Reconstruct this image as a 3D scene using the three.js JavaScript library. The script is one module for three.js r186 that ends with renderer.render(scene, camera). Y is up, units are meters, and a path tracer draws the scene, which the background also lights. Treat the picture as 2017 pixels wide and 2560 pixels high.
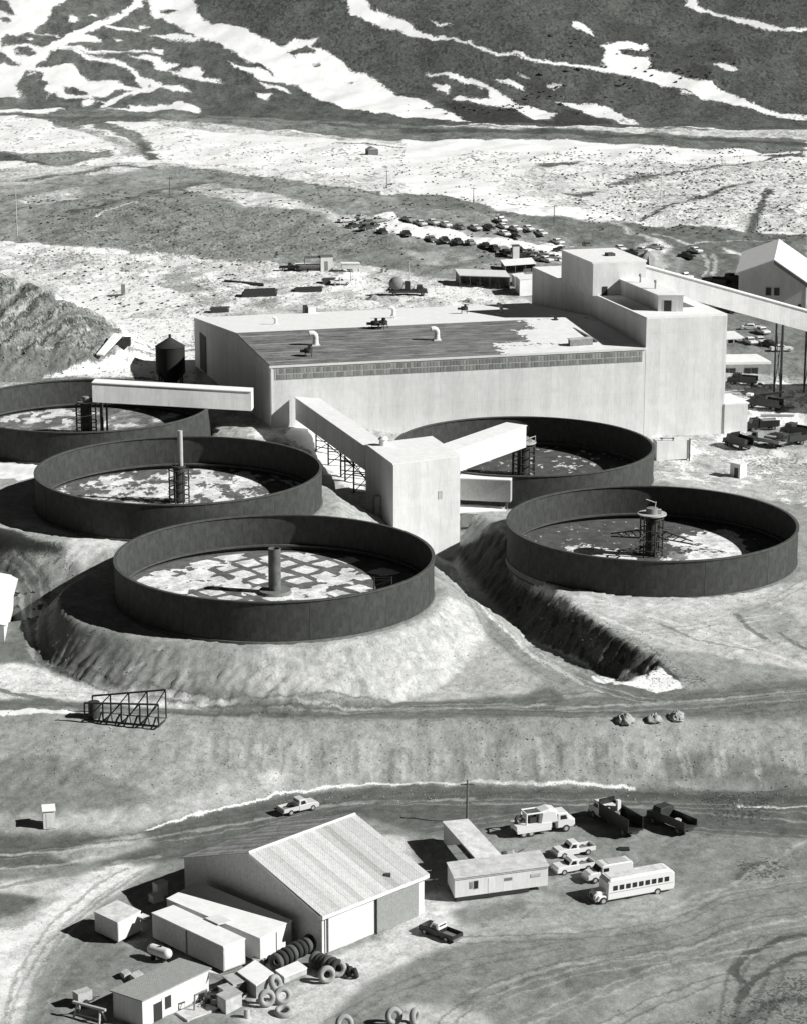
import * as THREE from 'three';
import { mergeGeometries } from 'three/addons/utils/BufferGeometryUtils.js';

// ---------------------------------------------------------------- camera, sky, sun, exposure
const scene = new THREE.Scene();
const camera = new THREE.PerspectiveCamera(23.552, 806 / 1024, 1, 9000);
camera.position.set(0, 115, 0);
camera.rotation.set(-14.85 * Math.PI / 180, 0, 0);
const renderer = new THREE.WebGLRenderer({ antialias: true });
renderer.setSize(806, 1024);
renderer.toneMapping = THREE.LinearToneMapping;
renderer.toneMappingExposure = 1.34;
renderer.shadowMap.enabled = true;
{
  const w = 64, h = 32, a = new Float32Array(w * h * 4);
  for (let j = 0; j < h; j++) for (let i = 0; i < w; i++) {
    const up = Math.max(0, Math.sin(((j + .5) / h - .5) * Math.PI));
    const v = .034 - .012 * Math.sqrt(up), k = (j * w + i) * 4;
    a[k] = v; a[k + 1] = v; a[k + 2] = v * 1.01; a[k + 3] = 1;
  }
  const sky = new THREE.DataTexture(a, w, h, THREE.RGBAFormat, THREE.FloatType);
  sky.mapping = THREE.EquirectangularReflectionMapping; sky.magFilter = THREE.LinearFilter; sky.needsUpdate = true;
  scene.background = sky; scene.environment = sky;
}
const sun = new THREE.DirectionalLight(new THREE.Color(1, .995, .98), 4.6);
sun.position.set(.808 * 900, .559 * 900, -430 + .186 * 900);
sun.target.position.set(0, 0, -430); scene.add(sun, sun.target);
sun.castShadow = true; sun.shadow.mapSize.set(4096, 4096);
Object.assign(sun.shadow.camera, { left: -420, right: 420, top: 520, bottom: -420, near: 10, far: 2600 });

// ---------------------------------------------------------------- helpers
const rnd = (s => () => { s = (s + 0x6d2b79f5) | 0; let t = Math.imul(s ^ (s >>> 15), 1 | s); t = (t + Math.imul(t ^ (t >>> 7), 61 | t)) ^ t; return ((t ^ (t >>> 14)) >>> 0) / 4294967296; })(71);
const rr = (a, b) => a + (b - a) * rnd();
const lin = (v) => Math.min(Math.max(v, 0), 1);
const sst = (a, b, v) => { const t = lin((v - a) / (b - a)); return t * t * (3 - 2 * t); };
const LUT = new Uint8Array(4097);
for (let i = 0; i <= 4096; i++) { const v = i / 4096; LUT[i] = Math.round(255 * (v <= .0031308 ? 12.92 * v : 1.055 * v ** (1 / 2.4) - .055)); }
const enc = (v) => LUT[(lin(v) * 4096) | 0];

// tileable noise tables, zero mean and unit spread
const NS = 512;
function table(seed, p0, oct, gain) {
  let s = seed; const r = () => { s = (Math.imul(s, 1664525) + 1013904223) | 0; return (s >>> 0) / 4294967296; };
  const t = new Float32Array(NS * NS);
  for (let o = 0, amp = 1, p = p0; o < oct && p <= NS; o++, amp *= gain, p *= 2) {
    const L = new Float32Array(p * p); for (let i = 0; i < p * p; i++) L[i] = r() - .5;
    for (let y = 0; y < NS; y++) {
      const fy = y / NS * p, y0 = fy | 0, ty = fy - y0, sy = ty * ty * (3 - 2 * ty), y1 = (y0 + 1) % p;
      for (let x = 0; x < NS; x++) {
        const fx = x / NS * p, x0 = fx | 0, tx = fx - x0, sx = tx * tx * (3 - 2 * tx), x1 = (x0 + 1) % p;
        const a = L[y0 * p + x0], b = L[y0 * p + x1], c = L[y1 * p + x0], d = L[y1 * p + x1];
        t[y * NS + x] += amp * (a + (b - a) * sx + (c - a) * sy + (a - b - c + d) * sx * sy);
      }
    }
  }
  let m = 0, q = 0; for (const v of t) m += v; m /= t.length; for (const v of t) q += (v - m) ** 2; q = Math.sqrt(q / t.length);
  for (let i = 0; i < t.length; i++) t[i] = (t[i] - m) / q;
  return t;
}
const NA = table(11, 16, 6, .55), NB = table(29, 32, 5, .6), NC = table(53, 64, 4, .7);
function nz(T, x, y) {
  x -= Math.floor(x); y -= Math.floor(y); x *= NS; y *= NS;
  const x0 = x | 0, y0 = y | 0, tx = x - x0, ty = y - y0, x1 = (x0 + 1) & 511, r0 = (y0 & 511) << 9, r1 = ((y0 + 1) & 511) << 9, xa = x0 & 511;
  const a = T[r0 + xa], b = T[r0 + x1], c = T[r1 + xa], d = T[r1 + x1];
  return a + (b - a) * tx + (c - a) * ty + (a - b - c + d) * tx * ty;
}

// ---------------------------------------------------------------- terrain height; d is the distance north of the origin (d = -z)
const CREST = [[-65.1,323.77],[-59.39,322.94],[-46.76,319.96],[-32.21,317.52],[-16.88,317.52],[-3.21,318],[10.49,318],[29.06,317.2],[38.07,319.63],[60.55,328.87],[74.23,335]], TOE = [[-69.41,281.53],[-53.29,285.33],[-42.49,286.62],[-34.33,289.89],[-27.13,294.58],[-21.24,298.71],[-15.19,302.95],[-5.77,306.57],[4.9,308.77],[19.75,306.13],[31.34,305.11],[56.18,301.53],[77.86,300.11]], TP = [[-60,318,1.6],[0,318,1.2],[40,320,1.2],[80,325,1.4],[-75,345,3],[-75,375,5],[-90,400,6],[-37.7,400.9,8.5],[-60.9,461,7.5],[-95,450,7.5],[-25,460,9.2],[-10,440,7],[-5,415,4.5],[41,393,3.1],[62,375,2.9],[70,400,3],[85,430,3],[41,370,3.4],[26,368,3.6],[36,345,3.4],[30,352,3.6],[55,345,2.2],[22,443,4.4],[8,440,5],[64,484,2.7],[75,470,2.7],[40,470,3.6],[95,520,3.2],[-45,500,8.5],[-20,540,8],[-80,520,8.5],[20,560,6.5],[60,560,5],[100,600,5],[-60,600,8.5],[0,640,8],[60,660,7],[-120,620,9],[-110,720,9],[0,740,9],[110,720,7],[170,800,8],[-170,800,10],[0,850,9],[150,950,9],[-150,950,10],[0,1040,10],[170,1040,9],[-220,1080,11],[240,1000,9]], SP = [[-115.66,538.51,28],[-94.54,538.76,26.8],[-89.44,539.82,26],[-80.62,539.59,23.8],[-71.21,544.41,18],[-67.78,548.62,14.5],[-63.33,543.78,9]], DITCH = [[10.56,402.31],[13.75,389.23],[18.33,369.77],[22.81,357.31],[26.79,347.36],[30.8,340.8],[33.5,336.49],[29.44,332.75],[21.45,346.32],[15.37,370.37],[11.35,387.08],[-4,404],[8,409]], DITCH2 = [[-90,372],[-58.5,362],[-57,359],[-62,357],[-90,366]], BITE = [[37.02,306.3],[50.36,304.84],[48.65,304.64],[37.48,303.9]];
const TANKS = [[-19.4,356.2,7.4],[41.1,393.1,2.8],[-37.7,400.9,9.9],[22.2,442.8,4.1],[-60.9,461,7.8]];
function lerpTab(t, x) {
  if (x <= t[0][0]) return t[0][1];
  for (let i = 1; i < t.length; i++) if (x <= t[i][0]) { const a = t[i - 1], b = t[i]; return a[1] + (x - a[0]) / (b[0] - a[0]) * (b[1] - a[1]); }
  return t[t.length - 1][1];
}
function polyDist(P, x, d) {
  let ins = false, best = 1e9;
  for (let i = 0; i < P.length; i++) {
    const [ax, ay] = P[i], [bx, by] = P[(i + 1) % P.length];
    if ((ay > d) !== (by > d) && x < (bx - ax) * (d - ay) / (by - ay) + ax) ins = !ins;
    const ex = bx - ax, ey = by - ay, t = lin(((x - ax) * ex + (d - ay) * ey) / (ex * ex + ey * ey));
    best = Math.min(best, Math.hypot(x - ax - t * ex, d - ay - t * ey));
  }
  return ins ? -best : best;
}
function spoil(x, d) {
  let best = -99;
  for (let i = 1; i < SP.length; i++) {
    const a = SP[i - 1], b = SP[i], ex = b[0] - a[0], ey = b[1] - a[1], t = lin(((x - a[0]) * ex + (d - a[1]) * ey) / (ex * ex + ey * ey));
    const cx = a[0] + t * ex, cy = a[1] + t * ey, ce = a[2] + t * (b[2] - a[2]), r = Math.hypot(x - cx, d - cy);
    best = Math.max(best, ce - r * (d < cy || x > cx ? .62 : .3));
  }
  return best;
}
function upper(x, d) {
  let sw = 0, s = 0;
  for (const p of TP) { const q = (x - p[0]) ** 2 + (d - p[1]) ** 2 + 120, w = 1 / (q * q); sw += w; s += w * p[2]; }
  let h = s / sw + 6 * Math.exp(-(((x + 45) / 95) ** 2) - ((d - 740) / 65) ** 2);
  if (x < -30 && d > 440 && d < 640) {
    const p = spoil(x, d);
    if (p > h) h = p + Math.min(1, (p - h) / 3) * (.42 * Math.sin((x - .36 * d) * 1.7 + 1.4 * nz(NA, x / 60, d / 60)) + .15 * nz(NB, x / 60, d / 60));
  }
  if (d > 900) {
    const u = d - (1070 - .1 * x), r = u > 40 ? u : u < -40 ? 0 : (u + 40) ** 2 / 160, k = lin(r / 60);
    h += .3 * r + k * (2.6 * Math.sin(x * .028 + d * .022) + 1.6 * Math.sin(x * .05 - d * .013 + 1));
  }
  let q = x > -40 && x < 60 && d > 300 && d < 440 ? polyDist(DITCH, x, d) : 99;
  if (q < 30) h = Math.min(h, -2.6 + 2.4 * lin((372 - d) / 36) + (q > 0 ? q + (.22 * nz(NB, x / 40, d / 40) + .14 * nz(NC, x / 30, d / 30)) * lin(q) : 0));
  q = x < -40 && d > 340 && d < 400 ? polyDist(DITCH2, x, d) : 99;
  if (q < 20) h = Math.min(h, 1 + (q > 0 ? 1.1 * q : 0));
  for (const [cx, cd, r, e, sl, lf] of [[-19.4, 356.2, 26, 7.6, .52, 6.5], [-37.7, 400.9, 27, 10.1, .45, 9], [-60.9, 461, 27, 8, .4, 0]]) {
    const ux = x - cx, ud = d - cd, an = Math.atan2(ud, ux), co = Math.cos(an), k = Math.max(0, Math.hypot(ux, ud) - r - lf * Math.max(0, -co) ** 2);
    if (k < 40) h = Math.max(h, e - (sl + .2 * Math.max(0, co) + .6 * Math.max(0, -co) ** 2) * k + (k > .3 ? lin(k / 4) * (.08 * Math.sin(an * 95 + 3 * nz(NA, an * 2, k / 60)) + .12 * nz(NB, x / 30, d / 30) + .06 * nz(NC, x / 30, d / 30)) : 0));
  }
  for (const [cx, cd, e] of TANKS) if (Math.hypot(x - cx, d - cd) < 24.25) h = Math.min(h, e);
  return h;
}
function height(x, d) {
  const c = lerpTab(CREST, x);
  let h;
  if (d >= c) h = upper(x, d);
  else {
    const t = lerpTab(TOE, x), u = lin((d - t) / (c - t));
    h = -4 + u * (upper(x, c) + 4);
    if (u > 0) h += Math.sin(Math.PI * u) * (.05 * nz(NB, x / 34, d / 80) + .07 * nz(NA, x / 50, d / 50));
    const q = polyDist(BITE, x, d);
    if (q < 15) h = Math.min(h, -4 + (q > 0 ? 1.1 * q : 0));
  }
  return h + .05 * nz(NB, x / 50, d / 50) + (d > 560 ? .35 * sst(560, 700, d) * nz(NA, x / 150, d / 150) : 0);
}
const gy = (x, z) => height(x, -z);

// ---------------------------------------------------------------- ground colour, drawn in plan in metres: what lies where (soil, snow, tracks, brush), plus shade painted in by the ditch
// each entry: [channel, albedo or density, opacity, line width in metres or 0 for an area, outline]; channel 0 colour, 1 density of snow patches, 2 density of dark brush or mud
const PAINT = [];
const area = (v, pts, alpha = 1) => PAINT.push([0, v, alpha, 0, pts]);
const line = (v, w, pts, alpha = 1) => PAINT.push([0, v, alpha, w, pts]);
const snowy = (v, pts) => PAINT.push([1, v, 1, 0, pts]);
const brushy = (v, pts) => PAINT.push([2, v, 1, 0, pts]);
const SNOW = .8;
const toned = (v) => { const t = Math.max(0, 1 - v / .6); return [v * (1 - .035 * t), v * (1 + .03 * t), v * (1 - .055 * t - .01)]; };   // the print's slightly green greys
// hillside: dry brush, then snow lying in the gullies
area(.1, [-420, -1030, 420, -1000, 420, -1640, -420, -1640]);
area(.13, [-303.9,-1290.9,-115.4,-1286.3,-94.6,-1173.1,-87,-1070.9,-85.9,-1056.5,-126.7,-1056.2,-171.7,-1054.1,-252.3,-1054]);
area(SNOW, [-312.9,-1298.4,-168.5,-1295.3,-162.5,-1207,-167,-1202,-168,-1192.7,-168.4,-1182.3,-171.1,-1173.4,-171.7,-1165.5,-160.7,-1165.8,-159.2,-1162.3,-163.9,-1147.7,-167.5,-1142.2,-170,-1132.4,-165.1,-1127.8,-148.9,-1131.4,-147.1,-1124.8,-140.7,-1115.1,-131.5,-1108.7,-118.4,-1099.8,-121.1,-1094.9,-125.5,-1082.4,-130.5,-1076.5,-136.1,-1085,-143.1,-1087.3,-149.6,-1093.2,-156.1,-1095.3,-157.2,-1088,-166.6,-1088.4,-171.9,-1088.7,-267.4,-1092.3]);
area(SNOW, [-138.8,-1290.3,-115.7,-1289.3,-98.5,-1203.8,-90.5,-1186.9,-73,-1175.5,-66.8,-1164,-56.4,-1153.3,-50.1,-1161.2,-39.1,-1159.6,-42.1,-1150.8,-28.8,-1142.1,-24.2,-1129.2,-15.5,-1119.6,-9,-1103,0.3,-1082.9,0.3,-1048.3,-10.6,-1055,-20.9,-1063.8,-31.4,-1076.4,-39,-1090.9,-50.2,-1109,-62.8,-1128.6,-74.3,-1142,-81.4,-1150.5,-93.6,-1167.7,-108.7,-1189.1,-121.5,-1205.9]);
area(SNOW, [-1.3,-1089,13.6,-1072.5,12.5,-1068.3,21.9,-1052.9,28.3,-1029.3,19.5,-1032,-1.3,-1045.2]);
area(SNOW, [-39.9,-1266.8,-28,-1266.8,-16.4,-1195.5,-7.3,-1185.8,1.1,-1178.8,1.1,-1162.7,-11.7,-1174.4,-25.3,-1189.2]);
area(SNOW, [-0.3,-1180.9,5.2,-1167.6,16.2,-1155.9,32.1,-1138.4,42.6,-1128.1,63.4,-1117.1,79.2,-1114.5,89.7,-1114.2,88.2,-1122.3,90.9,-1130.3,89.9,-1139,95,-1142.3,102.7,-1143.3,111.5,-1144.3,111.3,-1136,96.5,-1133.5,100.2,-1125.4,110.7,-1123,111.7,-1110.7,118.6,-1106.3,125.4,-1100,135,-1093.1,143.5,-1076.9,150.1,-1065,159.9,-1048,244.6,-1032.6,238.2,-1004.5,158.3,-1037.1,146.5,-1060,132.6,-1071.6,123.5,-1082.2,109.2,-1095,94.3,-1105.1,84.2,-1110.3,63.2,-1113.5,42.4,-1125,21.5,-1146.6,-0.3,-1162.2]);
area(SNOW, [133.9,-1263.8,141.2,-1198,148.7,-1184.5,160.8,-1174.4,175.3,-1158.8,266.7,-1135.5,265.7,-1130.9,169.5,-1156.6,155.2,-1173.5,145.3,-1184,135.5,-1198.2]);
area(SNOW, [78.5,-1163.9,82.4,-1165.2,88.5,-1149.5,82.7,-1153.2,78.6,-1157.4]);
area(SNOW, [9.3,-1117.3,20.9,-1111.9,31.2,-1102.5,39.2,-1091.6,44.1,-1082.2,48.8,-1070.4,56.5,-1062.5,64,-1051.6,61,-1034.2,55.3,-1037.3,50,-1051.6,43.5,-1067,33.5,-1071.8,21.4,-1080.8,24.5,-1083.7,33.6,-1077.1,37.8,-1078.3,36.1,-1089.3,29,-1099.1,18.7,-1107.4,12.4,-1112.1]);
for (const p of [[40.6,-1101.6,44.8,-1100.9,53.7,-1089.8,52.5,-1085.8,44.6,-1094.7], [66.2,-1071.5,77.3,-1069.8,83.9,-1062.7,89,-1062.7,91.2,-1052.5,98,-1027.3,92.8,-1024.5,87.2,-1039.7,78.4,-1056.6,70.9,-1064.4], [62.2,-1093.1,69.5,-1093,66.1,-1087.8], [139,-1118.7,144.4,-1119.8,149.4,-1108.8,144.9,-1106], [10.8,-1176,22.9,-1166.4,17.4,-1167.4], [118.4,-1082.7,127.1,-1077.1,121,-1077.5], [12.3,-1102.4,20.6,-1097.1,19.5,-1089.7,14.3,-1094.2], [50.2,-1104.7,56.3,-1100.7,52.1,-1099.9]]) area(SNOW, p);
area(.025, [17.2,-1079.8,30.4,-1070.2,43.4,-1063.1,49.7,-1046.3,54.9,-1030.1,62.6,-1026.7,64,-1051.6,70.6,-1060.5,78.1,-1052.1,86.7,-1033.5,87.9,-1023.9,67.9,-1018.7,29.1,-1024.7,21.9,-1052.9], .5);
area(.03, [97,-1182.5,115.9,-1168.6,119.3,-1145.9,141.4,-1149.2,155.3,-1129.8,151.7,-1110.2,138.3,-1122.2,124.2,-1109.4,111.8,-1112.2,111.7,-1134.5,102.9,-1145,92.7,-1154.2,88.9,-1179.5], .3);
area(.02, [125.3,-1109.3,129.5,-1119.4,137.6,-1115.4,136.7,-1098.9,130.9,-1093.5,126.2,-1098.4], .5);
area(.03, [45,-1107.8,58.4,-1101.7,70.4,-1091.7,66.4,-1074.8,55.4,-1081.3,45.6,-1095.8], .35);
for (const p of [[9.3,-1117.3,20.9,-1111.9,31.2,-1102.5,39.2,-1091.6,44.1,-1082.2,48.8,-1070.4,56.5,-1062.5,64,-1051.6,61,-1034.2,55.3,-1037.3,50,-1051.6,43.5,-1067,33.5,-1071.8,21.4,-1080.8,24.5,-1083.7,33.6,-1077.1,37.8,-1078.3,36.1,-1089.3,29,-1099.1,18.7,-1107.4,12.4,-1112.1], [66.2,-1071.5,77.3,-1069.8,83.9,-1062.7,89,-1062.7,91.2,-1052.5,98,-1027.3,92.8,-1024.5,87.2,-1039.7,78.4,-1056.6,70.9,-1064.4], [40.6,-1101.6,44.8,-1100.9,53.7,-1089.8,52.5,-1085.8,44.6,-1094.7], [89.9,-1139,95,-1142.3,102.7,-1143.3,111.5,-1144.3,111.6,-1139.4,96.6,-1135,99.2,-1126.6,110.8,-1124.6,111.8,-1112.2,94.7,-1110.3,89.7,-1114.2,88.2,-1122.3,90.9,-1130.3]]) area(SNOW, p);
brushy(.55, [17.2,-1079.8,30.4,-1070.2,43.4,-1063.1,49.7,-1046.3,54.9,-1030.1,62.6,-1026.7,64,-1051.6,70.6,-1060.5,78.1,-1052.1,86.7,-1033.5,87.9,-1023.9,67.9,-1018.7,29.1,-1024.7,21.9,-1052.9]); brushy(.4, [97,-1182.5,115.9,-1168.6,119.3,-1145.9,141.4,-1149.2,160.5,-1128.9,155.5,-1106.6,138.3,-1122.2,123.3,-1100.1,111.8,-1112.2,111.7,-1134.5,102.9,-1145,92.7,-1154.2,88.9,-1179.5]); brushy(.4, [45,-1107.8,58.4,-1101.7,70.4,-1091.7,66.4,-1074.8,55.4,-1081.3,45.6,-1095.8]); brushy(.16, [-2.7,-1272.1,294.5,-1260.6,246.5,-1037.6,88.4,-1030.2,-2.3,-1091.1]); brushy(.2, [-133.6,-1287.1,0.3,-1273.3,0.3,-1074.4,-66.8,-1164]);
// brush islands on the left spur
for (const p of [
  [-171.3,-1171,-167.1,-1180.9,-167,-1193,-163.6,-1197.6,-165.7,-1205.1,-161,-1213,-160.2,-1286.3,-133.4,-1284.1,-129,-1219.6,-132.8,-1217.1,-149.9,-1216,-151.8,-1212.7,-148.1,-1210.5,-135.1,-1211.5,-135.3,-1208,-140.7,-1199.4,-141.6,-1192.2,-146.4,-1185.1,-148.3,-1177.5,-151.5,-1171.3,-155.5,-1168.2,-159.7,-1166.1,-166.7,-1169.6],
  [-186.1,-1154.4,-183.9,-1158.6,-177.6,-1160.2,-175.5,-1164.9,-170,-1165,-160.5,-1164.3,-159.2,-1162.3,-163.2,-1155.2,-164.3,-1150.5,-167.9,-1149.2,-172.9,-1149.9,-180.5,-1149.4,-184.3,-1149.5],
  [-178.8,-1145.1,-174.8,-1147.6,-167.7,-1143.4,-170,-1140.2,-173.6,-1138.8,-176.5,-1140.5], [-274.1,-1166.5,-181.4,-1140.5,-177.5,-1135.8,-173.7,-1129.5,-177.5,-1128.4,-270.8,-1150.8],
  [-165.3,-1131.4,-162.6,-1137.7,-161.8,-1148.2,-159,-1147.3,-156.7,-1142.3,-151.7,-1136.4,-150.2,-1132.6,-156.3,-1130.1,-161.9,-1131.6],
  [-148.5,-1136.8,-145.5,-1138.7,-136.9,-1133.8,-129.3,-1128.1,-123.3,-1122,-118.8,-1114.1,-116.5,-1104.5,-118.6,-1101.4,-127.2,-1108.5,-131.6,-1110.3,-131,-1119.3,-134.2,-1123.7,-138,-1125.1,-139.7,-1120.9,-140.7,-1115.9,-143.6,-1122.2,-147.8,-1126.1],
  [-173.7,-1108.6,-171.8,-1118,-169.6,-1125.4,-166.3,-1124.2,-162.6,-1120.5,-163.1,-1116.6,-159.2,-1111.1,-158.8,-1103.6,-156.4,-1097,-157.2,-1088,-160.6,-1082.1,-166.6,-1088.4,-170.3,-1099.3],
  [-150.7,-1101.8,-146.6,-1103.2,-140.8,-1098,-137.8,-1090.8,-143.8,-1092.9,-149,-1096.7], [-190.9,-1183.7,-187.2,-1185.1,-184,-1178.4,-186.5,-1176.1], [-286.2,-1224.4,-191.8,-1212.6,-184,-1190.2,-186.3,-1186.7,-191,-1195.7,-284.2,-1214.7],
  [-119.8,-1212.6,-114.3,-1215.9,-109.2,-1209.1,-113.8,-1209.4], [-136.5,-1087.9,-131.3,-1088.5,-126,-1097,-121.2,-1095.8,-124.9,-1086.2,-129.2,-1078.5,-134.8,-1082.9], [-54,-1147.9,-45.4,-1153.3,-39.7,-1145.7,-49.4,-1141.9], [-40.5,-1134.2,-36.6,-1131.7,-38.1,-1128], [-24.9,-1112.6,-20.7,-1112.5,-22.8,-1109.4],
]) area(.125, p);
for (const p of [[-159.4,-1186,-157.1,-1190.3,-153,-1189.3,-155.3,-1185], [-151.2,-1197.9,-148.2,-1200.9,-145.2,-1199.4,-148.3,-1196.8], [-175.5,-1156.8,-173.6,-1158.9,-170.6,-1157,-173.1,-1155.1], [-135.1,-1168.5,-133.1,-1170.3,-130.1,-1168.1,-133.3,-1166.9], [-125,-1189.2,-122.4,-1191.4,-121,-1188.1,-124.1,-1185.9], [-169.1,-1121.7,-166.6,-1123,-165.8,-1120.5,-168.4,-1119.9], [-154.3,-1093.5,-148.8,-1095,-142.7,-1088.3,-147.7,-1086.6], [-141.1,-1083.3,-136.1,-1085,-134.1,-1076.6,-139.1,-1075.7]]) area(SNOW, p);
for (const p of [
  [-154.6,-1169.4,-142.8,-1167.8,-139.4,-1162.1,-146.8,-1159.1,-154,-1155.3,-157.6,-1149.1,-162.3,-1148.1,-164.3,-1150.5,-163.2,-1155.2,-159.2,-1162.3],
  [-140.9,-1185.5,-132.3,-1184,-124,-1184.7,-124.7,-1180.6,-132.9,-1179.2,-140.2,-1179.7], [-118.8,-1177,-110.9,-1175.4,-103,-1174.7,-94.4,-1169.6,-94.1,-1166.1,-102.5,-1168.5,-110.2,-1167.4],
  [-125.9,-1142.9,-117.3,-1143.4,-109.7,-1137.7,-102.2,-1131.1,-103.6,-1128.6,-106.4,-1124,-109.8,-1125.8,-114.1,-1132.7,-120.7,-1139.7], [-100.6,-1125.2,-93.8,-1127.2,-90.9,-1123,-90.4,-1115.4,-94,-1115.6,-100.7,-1120.5], [-116.8,-1155.8,-110.6,-1154,-110.8,-1143.2,-115.6,-1148.7],
  [-107.3,-1103.8,-98.9,-1104.9,-97,-1100,-93.2,-1092.5,-99.6,-1094.4,-105.1,-1097.2], [-119.4,-1073.9,-108.1,-1073.5,-101.3,-1077.3,-97.6,-1082,-86.9,-1068.7,-86.2,-1060.4,-102.2,-1064.4,-117.6,-1065.8],
  [-80.4,-1135.7,-69.2,-1128,-61.4,-1122.7,-50.4,-1113.7,-48,-1106.1,-61.9,-1110.7,-71,-1121.8], [-107.6,-1125.7,-96.3,-1118.7,-85.1,-1110.8,-79.6,-1106.3,-89.2,-1107.7,-100.5,-1117.4], [-63.9,-1108.9,-52,-1101.6,-48.5,-1093.9,-60.4,-1102.9], [-65.3,-1095.7,-57.9,-1092.9,-60.4,-1081.4,-63.7,-1085.1],
]) area(SNOW, p);
// snow-filled tracks on the spur
line(SNOW, 5.5, [-125.6,-1285.4,-129.7,-1214.5,-136.9,-1200.7,-143.2,-1186.4,-150.6,-1173.3,-155.2,-1165.2,-161.1,-1151.2,-164.3,-1142.5,-168.4,-1132.5,-172.7,-1124.2,-174.7,-1115.5,-175.2,-1104.2,-174.8,-1094.4]);
line(SNOW, 4.5, [-275.3,-1172.3,-181.7,-1142.8,-176.4,-1135.8,-172.6,-1131.2,-168.3,-1131.9]);
line(SNOW, 4, [-157.4,-1147.7,-147.7,-1148.6,-136.8,-1147.9,-118.5,-1150.4]); line(SNOW, 4, [-156.2,-1146.5,-147.2,-1144.1,-135.8,-1138.5,-126.7,-1129.7,-120.3,-1118.8,-115.5,-1107.6,-114.1,-1097.8,-120.2,-1091.4,-125.5,-1082.4,-129.5,-1072]);
line(SNOW, 5, [-132.4,-1107.2,-123.9,-1101.8,-115.5,-1096.2]); line(SNOW, 4.5, [-117.2,-1114,-111.1,-1105.7,-108.2,-1102.3,-113.4,-1096.1]);
line(.1, 1.2, [-154.9,-1145.3,-142.1,-1146.8,-120.5,-1148.5], .7);
line(.16, 1.5, [-117.5,-1145.1,-118.6,-1157.5], .6);
// valley floor
area(SNOW, [-258.3,-1062.2,-112.7,-1067.3,-30,-1021.6,27.3,-977.1,64.3,-971.3,234.3,-960.4,178.7,-725.4,90.4,-724.4,69.9,-745.1,35,-739,6.6,-742.1,-23.8,-805.3,-48.4,-857.3,-73.4,-881.7,-94.4,-888.8,-207.8,-849.1]);
area(.17, [-253.3,-1067,-153.7,-1054.9,-143.5,-1069.9,-130.8,-1066.2,-102,-1061.9,-70.8,-1050.3,-40.1,-1034.2,0.3,-1019.9,0.2,-956.2,-19,-968.5,-43.3,-993.2,-67.6,-1002.2,-98.5,-1024.6,-119.5,-1037.4,-124.8,-1023.6,-135.2,-1005.6,-145.8,-1026.8,-160.5,-1046.5,-248.7,-1047]);
area(.11, [-251.4,-1058.8,-145.7,-1048,-120.9,-1049.9,-79.3,-1029.8,-49.6,-1026.7,0.3,-1012.4,0.3,-1001.6,-48.9,-1010.9,-99.4,-1033.9,-128.8,-1032.3,-149.5,-1039.1], .8);
area(.2, [-98.9,-1050.5,-70.1,-1039.2,-29.7,-1015.3,0.2,-992.8,0.2,-976.3,-48.4,-1002,-78.2,-1015.8,-99.8,-1038.6]);
area(.5, [-107.7,-1038.2,-78.6,-1020.4,-48,-993.3,-19,-968.5,0.2,-957.6,0.2,-947,-28.2,-964.8,-66.8,-989.1,-96.8,-1006.3]);
area(.16, [-1.2,-1017.1,28.7,-1008.1,67.1,-1005.6,85.9,-1000,112.8,-984.1,158.6,-971.3,152.2,-930.6,125.2,-934.5,91.2,-954.5,64.7,-969.1,27.5,-965.8,8.9,-957.8,-1.2,-964.9]);
area(.085, [-1.2,-1006,28.5,-1001.9,68.7,-1000,101.5,-983.9,100.6,-975.3,65.8,-985,28.2,-989.2,-1.2,-988.5]); area(.08, [109.5,-979.7,130.2,-973,156.7,-958.7,155,-948.1,128.4,-958.7,109.3,-969.5]);
line(SNOW, 3, [28,-1020,57.7,-1010.2,87,-1013.1,116.5,-1017.1,142.5,-1008.2]); area(.45, [130.1,-1001.8,162,-997.4,159.9,-984.1,132.2,-988.5]);
area(.12, [-126.8,-1032.4,-109.7,-1001.5,-97.4,-954.2,-92.5,-923.1,-96.3,-908.4,-104.7,-954,-115.9,-988,-127.5,-1005.7], .9);
line(.2, 6, [-142.3,-1022.8,-125.3,-988,-112.9,-962.2,-104.8,-937.8,-100.5,-915.2]); line(.42, 7, [-131.7,-1001.2,-118.1,-974.9,-107.9,-949.8,-100.2,-911.6]); area(.1, [-102.9,-954,-94.1,-930.5,-96.2,-915.5]); area(.13, [-97.1,-915.4,-89.8,-912.5,-89,-895.4,-93.6,-898.3]);
area(.24, [-217.3,-911,-133.1,-921.9,-124.2,-921.9,-108.8,-926,-107.2,-904.1,-117,-886.3,-122,-872.5,-128.3,-875.6,-139.2,-892.5,-211.5,-885.8]); area(.12, [-221.7,-929.9,-144.3,-914.2,-133.3,-892.6,-123.3,-875.8,-127.2,-873.6,-139.2,-892.5,-216.4,-907.4]);
line(.12, 2, [-25.2,-953.7,-9.6,-946.8,0.2,-943.5]);
area(.58, [47.5,-886.4,85.7,-894.8,146.4,-894.3,120.4,-729.7,85.3,-737.3,68.3,-746.1,47.7,-776.6,29.6,-814], .8);
line(.14, 2.2, [69.6,-834.4,78.4,-851.4,87.6,-861.9,105.3,-878.5,124.3,-894.4,151,-922.9]); area(.3, [70.2,-831.4,79,-857.8,87.7,-871.5,89,-858.9,81.1,-845.4]); line(.1, 1.4, [71.9,-750.1,85.4,-785.3,95.8,-803.1,110.1,-830.2,120.6,-848.8]); line(.1, 3, [95.8,-803.1,104.6,-818.1,112.1,-833.3]); area(.13, [47.1,-879.3,51.3,-893.8,66.2,-897.9,59.4,-886.9,50.5,-880.8]); area(.1, [131.5,-915.4,137.9,-922.9,150.4,-919.1,148.8,-909.5,135.9,-909.5]);
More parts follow.
